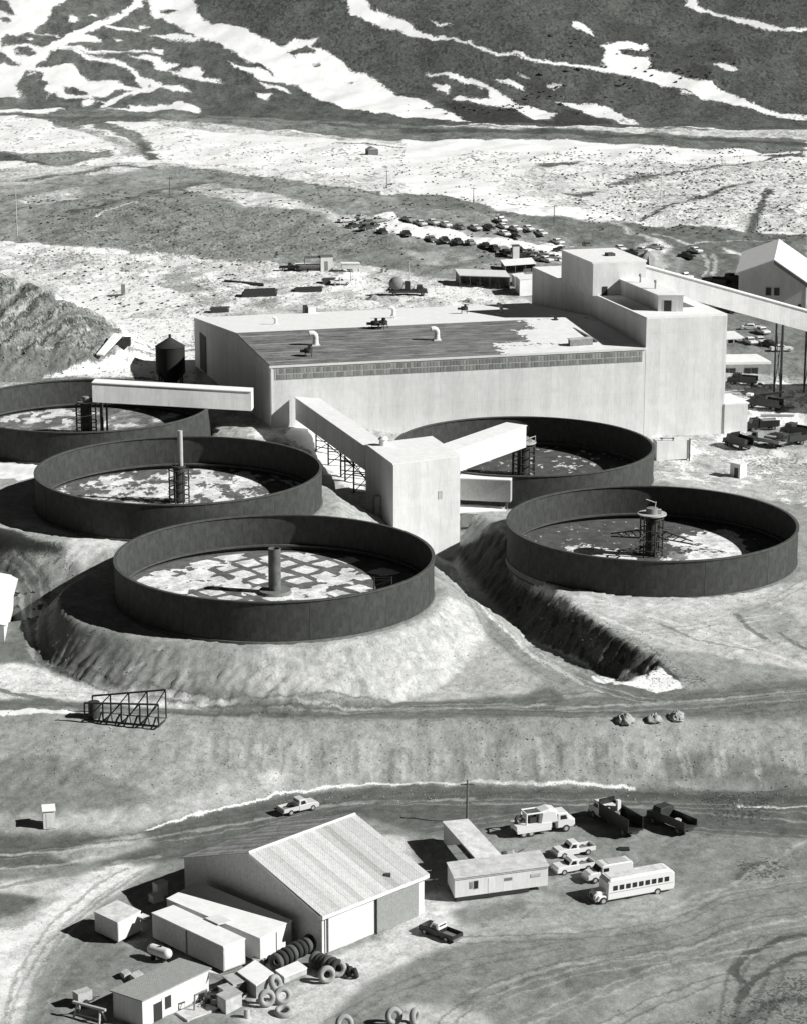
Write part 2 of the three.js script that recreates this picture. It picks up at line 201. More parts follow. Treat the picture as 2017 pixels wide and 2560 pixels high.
line(.12, 2.6, [123.7,-827.6,116.7,-798.2,110.9,-772.7,105.4,-742.9,102,-723.4]); area(.14, [52.2,-812,66.4,-814.1,60.3,-804.6,54.1,-804.8]);
brushy(.1, [26.5,-929.8,87.7,-916,146.4,-894.3,120.4,-729.7,85.6,-739.7,68.5,-748.6,47.7,-776.6,24.1,-843.1,-0.2,-871.3]); brushy(.2, [83.8,-874.6,145.4,-887.9,120.4,-729.7,72.3,-750.2]);
brushy(.03, [-132.9,-987.9,0.2,-943.5,0.2,-842.1,-85.2,-882.4]); brushy(.2, [-85.2,-882.4,0.2,-826.1,0.2,-776,-66.3,-856.1]);
brushy(.05, [-258.3,-1062.2,-85,-1025.7,-73.6,-884.4,-207.8,-849.1]);
area(.62, [-80.7,-889.6,-42.6,-878.3,0.2,-842.1,0.2,-757.5,-15.7,-793.5,-40.9,-841.1,-66.8,-863.3,-79,-869.4], .8);
// knoll and the ground round it
area(.25, [-199.1,-812.3,-114.8,-849.6,-80.1,-881,-48.2,-854.4,-14.5,-802.4,20.9,-741.5,46,-731.7,64.5,-716.6,87.5,-700.6,58.5,-618.5,33,-614,18,-635.8,-12,-660.8,-32.5,-660.1,-54.8,-667.9,-71.9,-670.3,-96.9,-683,-172.7,-700.6]);
area(.45, [-198.7,-830.7,-130.7,-847.1,-117.4,-869.3,-102.7,-887.3,-99.9,-877.5,-115.1,-851.7,-124.1,-813,-194.2,-811.3]); area(.42, [-122,-769.3,-115.5,-796.5,-105.3,-813.1,-101.3,-770.1,-113.3,-760.4]);
line(.14, 4, [-194.2,-811.3,-128,-828.6,-115.5,-855.3,-101.6,-877.3,-88.4,-871.9]); line(.14, 5, [-99.3,-732.5,-92.4,-745.3,-84.7,-767.6,-77.8,-803.9,-68.1,-836.9]); line(.6, 1.2, [-91,-721.6,-85.8,-737.7,-80.3,-753.6]);
area(.47, [-74.1,-814.3,-64.5,-832.8,-46,-788.6,-29,-742.1,-20,-725.2,-28.3,-724.2,-44.4,-736.3,-58.6,-755.6]); line(.62, 3, [-46.5,-747.3,-37.4,-738.8,-29.2,-728.1]);
area(.17, [-1,-798,18.5,-776,32,-741.8,45.5,-739.6,67.2,-734,76.4,-719.3,69.6,-685.3,47.7,-706.8,28.4,-740,-0.9,-738.7]); area(.15, [65.6,-740.1,85.9,-742.2,119.6,-724.9,113.4,-685.5,82.2,-679.6,68.5,-709]); line(.42, 2.5, [65,-733,69.2,-717.4,74.6,-702.2]); line(.4, 1.5, [74,-723,82,-707.5,96.8,-716,110.2,-712.8]); area(.6, [73.1,-714.2,77.4,-702.7,74.1,-690.4,71.9,-701.8]); area(.55, [91.3,-704.5,95.7,-696.6,98.1,-684.7,93,-686.3]);
brushy(.22, [-107.3,-764.9,-72.8,-751.3,-42.5,-727.6,-14.1,-708.8,0.2,-682.9,-32.9,-670.9,-65.2,-669.4,-93.6,-688.3]);
area(.19, [-8.3,-695.7,2.5,-690.8,18.3,-687.3,27.6,-672.8,17.5,-655.3,2.4,-648,-10.8,-651.5,-18.6,-678.6], .8); area(.33, [0.5,-678.7,14.3,-682.8,19.9,-672.7,13.8,-661,4.3,-663.9], .7); area(.13, [-18.7,-680.2,-14,-680.6,-15,-675.4,-17.7,-675.2]);
// car park
area(.78, [-8.6,-725.7,-2.8,-729.6,-0.7,-714.3,6.7,-711.9,18.9,-709.4,26.8,-703.1,38.9,-701.9,46.9,-696.6,45.6,-676.1,35.9,-682.5,28.3,-689.9,18.4,-690.8,6.5,-694.7,-1.5,-696.6,-6.3,-702.4,-8.4,-710.9]); area(.22, [12.8,-709.5,25,-709.5,35,-705.9,42.7,-697.4,42.4,-693.6,32.6,-698.2,22.7,-700.2], .8);
area(.45, [-24,-725.4,-16.1,-726.6,-8.6,-723.4,-9.6,-705.4,-18.6,-707.9]);
// upper yard: snow, mud and gravel between the spoil bank and the works
area(.5, [-172.7,-700.6,-96.9,-683,-71.9,-670.3,-54.8,-667.9,-32.5,-660.1,-12,-660.8,18,-635.8,29.3,-613.3,24.1,-602,-4,-598.5,-29.7,-600.3,-47.2,-585,-55.8,-544.8,-52.8,-513.5,-65.3,-508.6,-127.6,-510.4]);
snowy(.42, [-172.7,-700.6,-58.9,-670.7,-29.9,-660.2,18,-635.8,26.7,-607.6,-29.7,-600.3,-48,-580.3,-44.7,-513.4,-51.8,-513.4,-61.5,-568.5,-77,-605.4,-98.7,-640.4,-162.5,-657.4]); brushy(.07, [-172.7,-700.6,-58.9,-670.7,-29.9,-660.2,18,-635.8,26.7,-607.6,-29.7,-600.3,-48,-580.3,-44.7,-513.4,-51.8,-513.4,-61.5,-568.5,-77,-605.4,-98.7,-640.4,-162.5,-657.4]);
area(.7, [-167.8,-698.8,-104.4,-688,-97,-681.8,-89.4,-679.1,-80.2,-678.8,-75.1,-673.7,-83.8,-670.6,-89.8,-675,-96,-671,-104.1,-673.7,-164.6,-685]); brushy(.36, [-104.6,-673.7,-85.9,-672.8,-84.3,-659.9,-100,-657.6]); snowy(.55, [-101.6,-650.4,-85.1,-666.4,-70.9,-676.7,-61.3,-671,-59.3,-647.5,-72.3,-646.9,-84.1,-636.9,-98.6,-633.6]);
area(.36, [-72.1,-644.6,-55,-647.8,-40.5,-624.9,-32.1,-625.9,-30.7,-597.7,-49.1,-600.9,-54.2,-612.3,-66.4,-631]); area(.66, [-87.1,-627.4,-73,-637.7,-68.5,-635.6,-61.7,-626.3,-53.7,-612.3,-55.2,-600.8,-66.2,-589.7,-71.9,-542.9,-76.6,-537.3]);
area(.7, [-17.8,-643.3,-15.4,-646.6,-4.7,-635.4,-5.2,-622.2,-10.6,-619,-13.7,-627,-19,-622]); area(.7, [6,-630.6,13.6,-632.5,19.7,-626.5,19.4,-614.7,8.8,-615,5.9,-619.3]); area(.4, [-7.5,-614.3,7.3,-619.4,10.2,-613.6,-1.6,-607.3,-10.3,-605.4]);
area(.28, [-33,-650.9,-23.5,-649.6,-10.9,-641.8,-11,-646.7,-20.5,-652.9,-33.1,-654.1]);
area(.72, [-69.4,-583.2,-50.5,-583.3,-44.1,-510.1,-54.4,-511.9,-58.1,-513.7,-67.6,-516.9,-67.4,-522.2,-63.1,-527.7,-62,-538.3]); snowy(.3, [-66.8,-587.5,-51.4,-594.1,-44.1,-510.1,-57.9,-512]); brushy(.12, [-66.8,-587.5,-51.4,-594.1,-44.1,-510.1,-57.9,-512]);
// spoil bank face
area(.17, [-158.4,-650.3,-101.5,-638.3,-80.7,-539.1,-74.3,-539.1,-69.9,-544,-66.3,-543.9,-62.9,-539.3,-61.6,-534.2,-63.1,-528.3,-66.2,-523.5,-70.6,-519.1,-76.3,-514.2,-81.4,-510.8,-125.2,-508]); brushy(.12, [-158.4,-650.3,-80.7,-539.1,-69.9,-544,-65.7,-532.1,-70.6,-519.3,-125.2,-508]);
for (let k = 0; k < 44; k++) { const x = -118 + k * 1.35; line([.06, .3, .16, .38][k % 4], .45 + .25 * (k % 3), [x + 14 + k * .1, -549 - (k % 5), x - 7, -505 - k * .5], .9); }
area(SNOW, [-77.2,-513.4,-71.9,-518.4,-67.4,-522.2,-64.9,-524.9,-67.1,-519.3,-71.3,-513.4]); line(.2, 3.5, [-123.7,-507.3,-78.6,-510.9,-68.4,-512.7,-54.4,-511.9]);
// ground round the tanks
area(.34, [-121.6,-480.4,-28.7,-466.5,-0.7,-469.8,20.9,-441.4,19.9,-404.5,-6.8,-371.4,-44.4,-369.6,-97.4,-378.5]);
area(.7, [-112.6,-446.6,-66.1,-436.9,-64.4,-419.6,-70.4,-430.8,-109.4,-432.8]); area(.62, [-29.4,-464.5,-23.6,-457.5,-19,-449.8,-15,-441,-7,-436.1,-6.9,-426.9,-10.5,-428.6,-14.2,-436.4,-17.7,-447.7,-24,-453,-28.8,-455]); area(.66, [-22.7,-456.4,-20.3,-467.8,-14.8,-456.4,-9.7,-448.8,-7.1,-438.3,-6.9,-426.9,-8.7,-426.7,-11.8,-434.4,-14.7,-441,-17.1,-448.7]);
area(.35, [-101.3,-409.8,-61.1,-391.3,-49.4,-383.9,-43.8,-380.9,-45.1,-373.9,-52.6,-370.8,-57.2,-372.8,-96.8,-390.3]); area(.55, [-53.6,-379.2,-43.8,-380.9,-44.6,-374.3,-49.1,-372.4,-52.3,-371,-53.6,-375.1]);
area(.5, [-63.8,-391.3,-58.9,-387.2,-50.4,-382.9,-51.1,-380.1,-58.9,-383.1,-63.7,-387.2], .7);
area(.42, [28.4,-457.1,49.3,-466.2,62,-494.1,126.7,-499.3,112.4,-439.5,70.7,-427.8,46.9,-442]);
snowy(.25, [50.8,-481.8,126.7,-499.3,106.9,-416.8,70.7,-427.8,47.5,-448.8]); brushy(.22, [66.4,-465.9,117.6,-461.3,105.6,-411.4,69.4,-433.5]);
area(.32, [71.7,-539.1,136,-538.3,118.4,-464.6,67.4,-472.8,63.9,-483.3]); area(.55, [72.3,-505.7,76.7,-503.5,84.1,-499.9,82.6,-490.4,76.7,-492.6,71.6,-488.8,71,-495.4]); snowy(.3, [71.7,-539.1,136,-538.3,118.4,-464.6,67.4,-472.8]);
area(.2, [68.9,-653.6,158.4,-632.2,134.1,-530.5,81.4,-538.2,75.2,-559.6]); area(.16, [81.1,-699.2,113.4,-685.5,102.7,-617.8,71.6,-642.1]); area(.6, [91.7,-705.4,95.1,-699.2,98,-689.1,97.8,-683,94.9,-681.5,94.8,-691.4,92.1,-700.2]); line(.4, 1.1, [87.4,-693.3,87.3,-682.2,85,-666.3,82.9,-654.5]); line(.4, 1.1, [85.2,-690.6,84.6,-678.3,82.4,-663.7,80.5,-654.3]); area(.4, [66.8,-703,70.8,-708.5,72.8,-693.3,73.4,-682.7,70.2,-671.9,66.4,-676.1,65.7,-687.9]);
area(.44, [16.9,-391.5,19.7,-384,28.2,-374.8,39.7,-370.7,51.5,-370.5,61.6,-378.5,97.7,-390.3,84.2,-331.6,49.4,-333.5,43.1,-337.1,37,-343.4,29.6,-354.6,23.4,-369.5,19,-382.2]); area(.26, [37,-343.4,45,-341.3,58.1,-336.2,56.9,-328.6,46.3,-330.3,41.2,-332], .8);
area(.28, [49.4,-365.3,56.9,-367,61.5,-357.4,59.9,-347.4,54.7,-351.5,50.9,-359.2], .6); line(.6, .8, [21,-379.2,27.3,-362.3,34.9,-351.1,42.5,-343.2], .6); line(.6, 1, [27.8,-369.2,38.4,-357.9,48.7,-349,58.3,-338.7], .5); line(.2, .7, [38.7,-355.1,43.1,-348.4,51,-345.2], .7); line(.15, .9, [51.1,-360.9,51.9,-356.1,54,-350.6], .8); line(.16, .8, [56.6,-353.2,58.4,-348.2,59.6,-345.6], .7);
brushy(.3, [19.1,-383.9,27.1,-359.7,34.7,-348.5,39,-336.6,42.5,-331.4,35.6,-329.4,26.5,-349.3,21.6,-362.9,16.5,-380.2]);
area(.5, [18.2,-385.1,24.2,-370.3,32.8,-365.8,41.6,-366.2,52.9,-373.2,60.8,-381.1,60.1,-371.4,46.9,-360.5,34.2,-357.2,25.4,-364.5], .8);
// embankment below the front tank
area(.3, [-56.6,-361.4,-41.7,-345.4,-18.8,-335.4,-6.3,-340.2,5,-361.9,17,-340.2,19.4,-331.2,7.9,-325.7,-11.6,-322.6,-24.9,-322.6,-38.3,-328.8,-50,-340.3]);
area(.42, [-19.9,-335.6,-6.4,-338.9,5.4,-355.5,10.5,-357.9,16.2,-340,19.9,-331,16.2,-325.2,5.7,-325.8,-10.1,-323.5,-21.3,-323.4]); area(.24, [-53.5,-353,-43.5,-346.3,-37.9,-339.4,-41.3,-332.3,-49.7,-340.3], .8);
area(.33, [-14.5,-335.6,-10.5,-336.7,-10.9,-327.3,-13.5,-326], .6); area(.36, [-3.7,-340,3.2,-344,7.3,-343.1,-0.9,-332.3], .6);
line(.5, .35, [-34.1,-332.3,-37,-330.6,-39.3,-329.7]); line(.17, .5, [-35.1,-331.8,-37.7,-330.5], .8);
for (let k = 0; k < 16; k++) { const a = (-2.75 + k * .115), c = Math.cos(a), s = Math.sin(a); line(k % 2 ? .4 : .25, .5 + .3 * (k % 3), [-19.4 + 27 * c, -(356.2 + 27 * s), -19.4 + 37 * c, -(356.2 + 37 * s)], .35); }
area(.04, [-99.2,-400.8,-63.9,-384.6,-61.6,-382.1,-59.4,-379.2,-56.4,-376.7,-53.8,-374.9,-54.3,-374.4,-56.7,-375,-60,-376.4,-96,-386.7]); brushy(.3, [-100.1,-404.5,-59.6,-381.1,-53.6,-375.4,-53.1,-370.6,-56.1,-373.9,-95.6,-385]);
line(.1, 1.4, [-53.8,-353.5,-53.5,-347.6,-52.5,-343.2,-51.2,-340.4], .9);
// terrace road
area(.17, [-99.6,-391.3,-61.3,-377.3,-56.4,-371,-54.7,-363.7,-53.5,-347.6,-50.2,-338.2,-43.8,-330.7,-34.6,-325.7,-19.2,-321.4,3,-325.2,17.6,-326.4,21.9,-330.9,29.9,-338.4,40.4,-328.7,47.3,-330.4,87.2,-338,84.2,-324.5,28.8,-317.7,3,-318.3,-22.9,-318.2,-33.9,-318.5,-42.7,-321.1,-49.2,-321.3,-83.4,-321.8]);
area(.58, [-87.1,-338,-54.4,-338.5,-49,-334.3,-40.1,-327.6,-27.7,-322.3,-21.8,-321.3,-23.1,-320.6,-34.2,-320.8,-42.9,-323,-49.8,-325.2,-84.4,-326.1]); area(.17, [-16.6,-320.7,3,-324.4,22.6,-321.8,42.3,-321.9,85.4,-330.1,84.8,-327.3,42.1,-320.6,16,-320.4,-3.5,-321.8], .8);
line(.13, .9, [-34,-319.3,-26.2,-318.6,-19.1,-318.6,-10,-320.2], .9); line(.42, .8, [-14,-321.7,3,-322.5,19.4,-322.5], .7); line(.4, .8, [21.3,-321.1,35.9,-324,56.4,-328.4], .6); line(.13, .8, [29,-319.9,42.2,-321.2,50.3,-323.4,56.5,-325.8], .9); line(.14, .7, [-62.6,-374.8,-58.9,-369.6,-56.7,-362,-55.1,-346.8,-51.5,-337.8,-46,-332], .6); line(.44, .7, [-64,-374.2,-59.4,-365.8,-56.5,-352.6,-54.1,-341.2], .6);
line(.15, 1.2, [-56.9,-328.6,-52.6,-326.2,-48.2,-323.2,-43.3,-321.1], .8); line(SNOW, 1.4, [-81.8,-320.6,-53,-320.3,-49.8,-320.5,-45.8,-319.7]);
area(.075, [9.1,-410.5,15.1,-408.1,17.9,-401.4,17.9,-387.2,25.3,-363.3,33.1,-344.6,39.5,-332.3,36.5,-329.5,31.9,-330.4,26.7,-346.3,22.8,-356.4,18.3,-370.2,13.8,-389.2,10.6,-402.7]); brushy(.25, [22,-369.9,33.1,-344.6,39.5,-332.3,36.5,-329.5,26.7,-346.3,19.7,-367]); area(.3, [26.1,-358.2,28.8,-352.2,30.4,-344.6,27.8,-347.4], .5); area(.28, [33,-343.1,35.4,-339.2,35.3,-331.5,33.3,-338.7], .5);  // ditch side soil painted darker, deepening the shadow cast by the right tank
area(SNOW, [27.3,-341.9,29.8,-341.9,31.3,-340.5,31.9,-341,33.9,-338.6,34.6,-332.2,35.2,-333.3,34.9,-338.5,35.7,-338.1,38.1,-333.2,39.6,-329.7,37.1,-328.1,35.5,-327.6,34.3,-329,31.9,-329.4,29.8,-329.4]); line(.06, .7, [27.1,-348.4,28.9,-344.7,31.1,-341]); area(.27, [6.1,-403.7,10,-379.3,14.6,-352.6,20.2,-336.9,28.9,-326.6,22.8,-324.5,16.7,-336.4,11.1,-354.5,7.2,-374.3]); line(.5, .8, [8.1,-400.7,12.8,-361.8,18.3,-340.8,25.2,-330.1], .8); line(.45, .6, [13.6,-382.2,17.4,-366.4,22,-359.7,26.9,-347.3,29.5,-337.9], .6);
// bank down to the lower yard
area(.31, [-83.1,-320.5,-33.7,-316.1,3,-317.9,41.9,-318.7,84.5,-325.9,78.9,-301.6,27.9,-305.6,9.2,-308.4,0.4,-307.6,-15.8,-303.2,-26.4,-295.9,-33.2,-291.2,-74.7,-283.8]); area(.2, [-79.5,-305,-46.2,-308.1,-38,-302.1,-32.1,-298.2,-33.6,-294.8,-44.4,-293.9,-76.8,-293], .8); area(.42, [-45.4,-292.8,-32,-297.2,-16,-306.7,-14.6,-304.4,-26.4,-296.2,-34.4,-290.8,-44.3,-284.6], .6);
for (let k = 0; k < 60; k++) { const x = -30 + k * 1.55 + ((k * 37) % 11) * .1, d = 312 + ((k * 53) % 7) * .4; line(k % 3 ? .42 : .19, .35 + (k % 4) * .12, [x, -d, x + ((k * 29) % 9) * .1 - .4, -d + 5.5], .5); }
area(.5, [-19.7,-305.9,-16.6,-308,-15.3,-306,-18.3,-303.6], .8); area(.44, [39.6,-309.5,42.9,-310.6,43.8,-307.6,40.6,-306.5], .9); area(.1, [34.7,-311.3,41.2,-312.5,49.9,-310.6,53.7,-307.3,52.2,-304.7,44.3,-306,35.6,-306.8], .45);
// lower yard
area(.24, [-75.2,-286.1,-33.2,-291,-15.8,-303.2,0.4,-307.3,79.4,-303.7,60.5,-223.7,-60.5,-223.7]);
area(.13, [-75.2,-286.1,-36,-289.2,-26.4,-296,-15.8,-302.9,0.4,-306.9,15.4,-305.9,79.3,-303.2,75.6,-287.3,38.5,-289.2,32.9,-292.3,14.9,-293.6,2.7,-289.2,-6.3,-296.8,-17.4,-286.7,-29.3,-281.3,-40.8,-280.1,-73.2,-277.2]);
area(.36, [-44.1,-283.1,-33.2,-290.7,-30.9,-286.1,-39,-280.1]); line(.33, .8, [-33,-288.4,-21.4,-293.1,-9.5,-299.6,9.1,-302.1], .7); line(.09, .8, [-25,-285.4,-15.2,-290.8,-3.3,-300.5,15.4,-304.2,40.1,-302.1,52.7,-300.5], .6); line(.3, .6, [9,-300.5,27.5,-299.6,51.7,-293.9], .6); line(.09, 1.2, [29.7,-304.2,40.1,-302.1,52.9,-301.8], .8); brushy(.4, [39,-303.8,47.5,-302.1,47.8,-295.5,39.1,-293.9]);
line(.7, .42, [-32.6,-291.2,-26.4,-296,-20.6,-299.9,-15.8,-303.2,-9.6,-305.6,-4,-307,0.4,-307.3]); line(.7, .6, [18.6,-306.7,22.4,-306.7,26.1,-306,30.4,-305.5]); line(.62, .7, [0.4,-307.3,9.2,-307.8,18.6,-306.7], .8); line(.55, .5, [43.4,-299.3,48.9,-298.8,52.5,-299.1]);
area(.47, [-71.7,-270.9,-37.5,-277.2,-30.3,-279.9,-31.7,-275.8,-34.6,-269.5,-37.3,-262.2,-38.9,-249.7,-39.2,-233.9,-62.9,-233.9]); area(.3, [-70.2,-264.8,-41.2,-270.2,-38.6,-267.5,-43.4,-262.2,-68.4,-257.1], .7); line(.25, .8, [-48.3,-273,-37.8,-279.4,-30,-282.4], .8); line(.26, .8, [-39.7,-237.4,-39.6,-250.9,-37.3,-262.2,-32.5,-273], .6); area(.22, [-39,-254.6,-32.4,-262.2,-27.7,-253.3,-32.1,-249.7,-35.7,-241.6,-37.7,-237.4], .8);
area(.62, [-34.9,-281.5,-31.7,-278.8,-32.8,-276,-37.4,-268.1,-40.5,-259.4,-42.2,-251,-40.9,-233.7,-63.4,-233.7,-68,-253,-43.8,-261.6,-40.8,-270.6,-37.9,-277.8]); area(.2, [-38.9,-256.2,-33.3,-262.7,-29.1,-253,-32.1,-248,-36.1,-245,-37.5,-233.7,-39.6,-233.7,-40,-248], .85); area(.12, [-71.3,-270.6,-45.2,-271.2,-42.6,-269.5,-45.2,-264.9,-69.7,-263.8], .9); line(.26, .5, [-39.6,-233.7,-40.6,-249,-38.7,-261.6,-34.8,-271.8,-32,-277.2], .7); line(.26, .5, [-42.1,-233.7,-42.8,-249,-41,-261.6,-37.3,-273,-33.7,-279], .6); line(.5, .8, [-73.6,-280.3,-42.6,-284.1,-34,-287.3], .7); line(.48, .7, [-72.4,-275.4,-43.5,-279.7,-37,-282.8], .6);
area(.5, [-8.7,-253.3,-2.9,-258.3,2.6,-270.9,4.6,-271.3,8.6,-265.5,8.4,-259,2.4,-254.6,-3.8,-247.3,-10.6,-233.9,-17.5,-233.9,-16.1,-245,-11.1,-247.3]); area(.5, [-3.8,-290.5,0.4,-288.9,1.8,-279.9,-0.2,-282.4]); area(.36, [4.3,-271.6,16.7,-271.6,22,-267.5,25,-270.2,33.2,-273,32,-262.2,7.8,-257.1], .6); area(.3, [11,-287.7,22.8,-286.1,27.6,-280.1,22.6,-275.8,17.3,-273,12.1,-284.6], .5);
area(.17, [5.3,-266.1,13.8,-269.5,14.7,-266.1,6.9,-262.2], .6); area(.16, [17,-248.5,23.6,-253.3,30.5,-258.3,31.8,-255.8,23.1,-247.3,17.7,-243.9], .5); area(.18, [11.9,-252.1,18.1,-249.7,15.6,-242.7,10.6,-245], .5); area(.36, [22.9,-245,34.1,-252.1,36.8,-248.5,27.3,-237.4,19.5,-233.9], .6); area(.52, [0.3,-242.7,7.9,-240.5,11.2,-233.9,-0.7,-233.9], .7);
line(.1, .9, [69.9,-263.5,43.5,-259,38.6,-254.6,36.4,-249.7,37.1,-247.3]); line(.1, .9, [68.9,-259,43.9,-254.6,40,-249.7,37.5,-246.2,36,-242.7]); line(.1, 1.3, [66.1,-247.3,40.1,-242.7,35.3,-237.4,33.4,-233.9], .9); line(.09, 1, [40.3,-275.8,42.1,-280.1,45.6,-280.9], .5); brushy(.45, [41.5,-280.1,47,-282.4,46.3,-277.2,41.5,-275.8]); line(.42, .7, [72.2,-273,40.7,-262.2,31.8,-255.8,18.2,-252.1,7.5,-245], .5); line(.16, .6, [71.5,-270.2,40.5,-260.2,31.6,-253.3,20.6,-248.5], .4); line(.4, .6, [7.9,-258.3,24.4,-262.2,36.2,-270.2,50.7,-287.7], .5); brushy(.35, [31.3,-237.4,38.3,-245,44.6,-249.7,62.9,-233.9,29.1,-230.8]);

// wheel tracks: pairs of ruts 1.6 m apart along a course
function ruts(v, pts, w = .32, alpha = .55, gap = .8) {
  for (const s of [-gap, gap]) { const o = []; for (let i = 0; i < pts.length; i += 2) { const a = Math.max(0, i - 2), b = Math.min(pts.length - 2, i + 2), dx = pts[b] - pts[a], dz = pts[b + 1] - pts[a + 1], L = Math.hypot(dx, dz) || 1; o.push(pts[i] - dz / L * s, pts[i + 1] + dx / L * s); } line(v, w, smoothLine(o), alpha); }
}
function smoothLine(p) { const c = new THREE.SplineCurve(Array.from({ length: p.length / 2 }, (_, i) => new THREE.Vector2(p[2 * i], p[2 * i + 1]))); return c.getPoints(p.length * 4).flatMap((q) => [q.x, q.y]); }
for (const [v, p] of [
  [.1, [-82.7,-324.9,-48,-321.7,-34.1,-319.6,-16.5,-319.9,3,-321.6,22.4,-319,38.9,-320.8,85.3,-329.8]], [.36, [-84,-330.1,-46.7,-326.9,-29.6,-321.3,-10.1,-321.4,9.6,-323.1,29.2,-321.6,85.9,-332.2]], [.09, [-36.6,-326,-23.1,-320.9,-3.6,-323.7,16.2,-323.5,26.2,-326.3,36.1,-326,86.4,-334.3]], [.4, [-62.8,-376.7,-57.7,-369.2,-56,-354.5,-53.4,-341.2,-45.2,-331.2,-29.7,-322.2]], [.11, [-61.1,-375.5,-56.2,-367.7,-53.9,-348.2,-51,-339,-40.9,-328.1]],
  [.09, [-50.2,-284.6,-35.9,-288.4,-22.7,-294.7,-9.5,-301.5,6,-303.5,27.7,-303.1,78.6,-300.1]], [.34, [-49.8,-282.4,-32.8,-287.3,-20.1,-292.7,-8.2,-299.5,9,-300.8,30.6,-300.1,77.5,-295.5]], [.09, [-30.6,-282.4,-19.9,-289.2,-8.2,-298,5.9,-298,24.2,-296.8,39,-293.1,76.4,-290.8]], [.3, [2.8,-290.8,13.7,-295.5,27.1,-295.5,38.7,-290.8,74.9,-284.6]],
  [.12, [72.5,-274.4,41.1,-264.8,32.7,-258.3,21,-253.3,10.1,-246.2,2.3,-233.9]], [.4, [71.5,-270.2,41.7,-261.5,31.7,-254.6,19.1,-249.7,8.4,-241.6,4.7,-233.9]], [.1, [69.8,-262.8,43.5,-259,39.1,-254.6,36.5,-248.5,33.4,-233.9]], [.1, [68.1,-255.8,44.3,-253.3,40.9,-248.5,36.3,-233.9]], [.38, [8,-262.2,19,-263.5,31.3,-266.1,40,-273,74.9,-284.6]], [.13, [5.2,-258.3,16,-259,29.8,-262.2,42,-271.6,74.2,-281.6]], [.4, [-11,-243.9,-3.9,-249.7,3.5,-255.8,12.3,-262.2,24.6,-264.8]], [.14, [-7.7,-237.4,-0.2,-246.2,7.7,-252.1,18.6,-257.1]], [.42, [12.3,-237.4,23,-246.2,34.2,-253.3,70.6,-266.1]], [.12, [19.6,-235,29,-243.9,39,-249.7,68.7,-258.3]],
  [.24, [-40.9,-233.7,-40.9,-248,-38.8,-260.5,-35.1,-270.6,-31.9,-276.6,-26.5,-281.5]], [.3, [-39.2,-233.7,-38.8,-246,-36.8,-257.3,-33.2,-266,-30.2,-273.6]], [.5, [8.6,-403.2,13.7,-365.6,19.6,-339.7,26.4,-329.4,35.9,-324]], [.18, [7.4,-383.5,11.9,-356.2,17.5,-339,24.4,-328.5]], [.22, [64.9,-379.3,54.5,-363.6,42.4,-353.2,33.6,-350.2]], [.55, [95.1,-371.7,53.9,-359.2,41.7,-346.4,34.4,-343.6]], [.26, [92.9,-362.3,53.9,-348.9,44.2,-338.7]],
]) ruts(v, p);
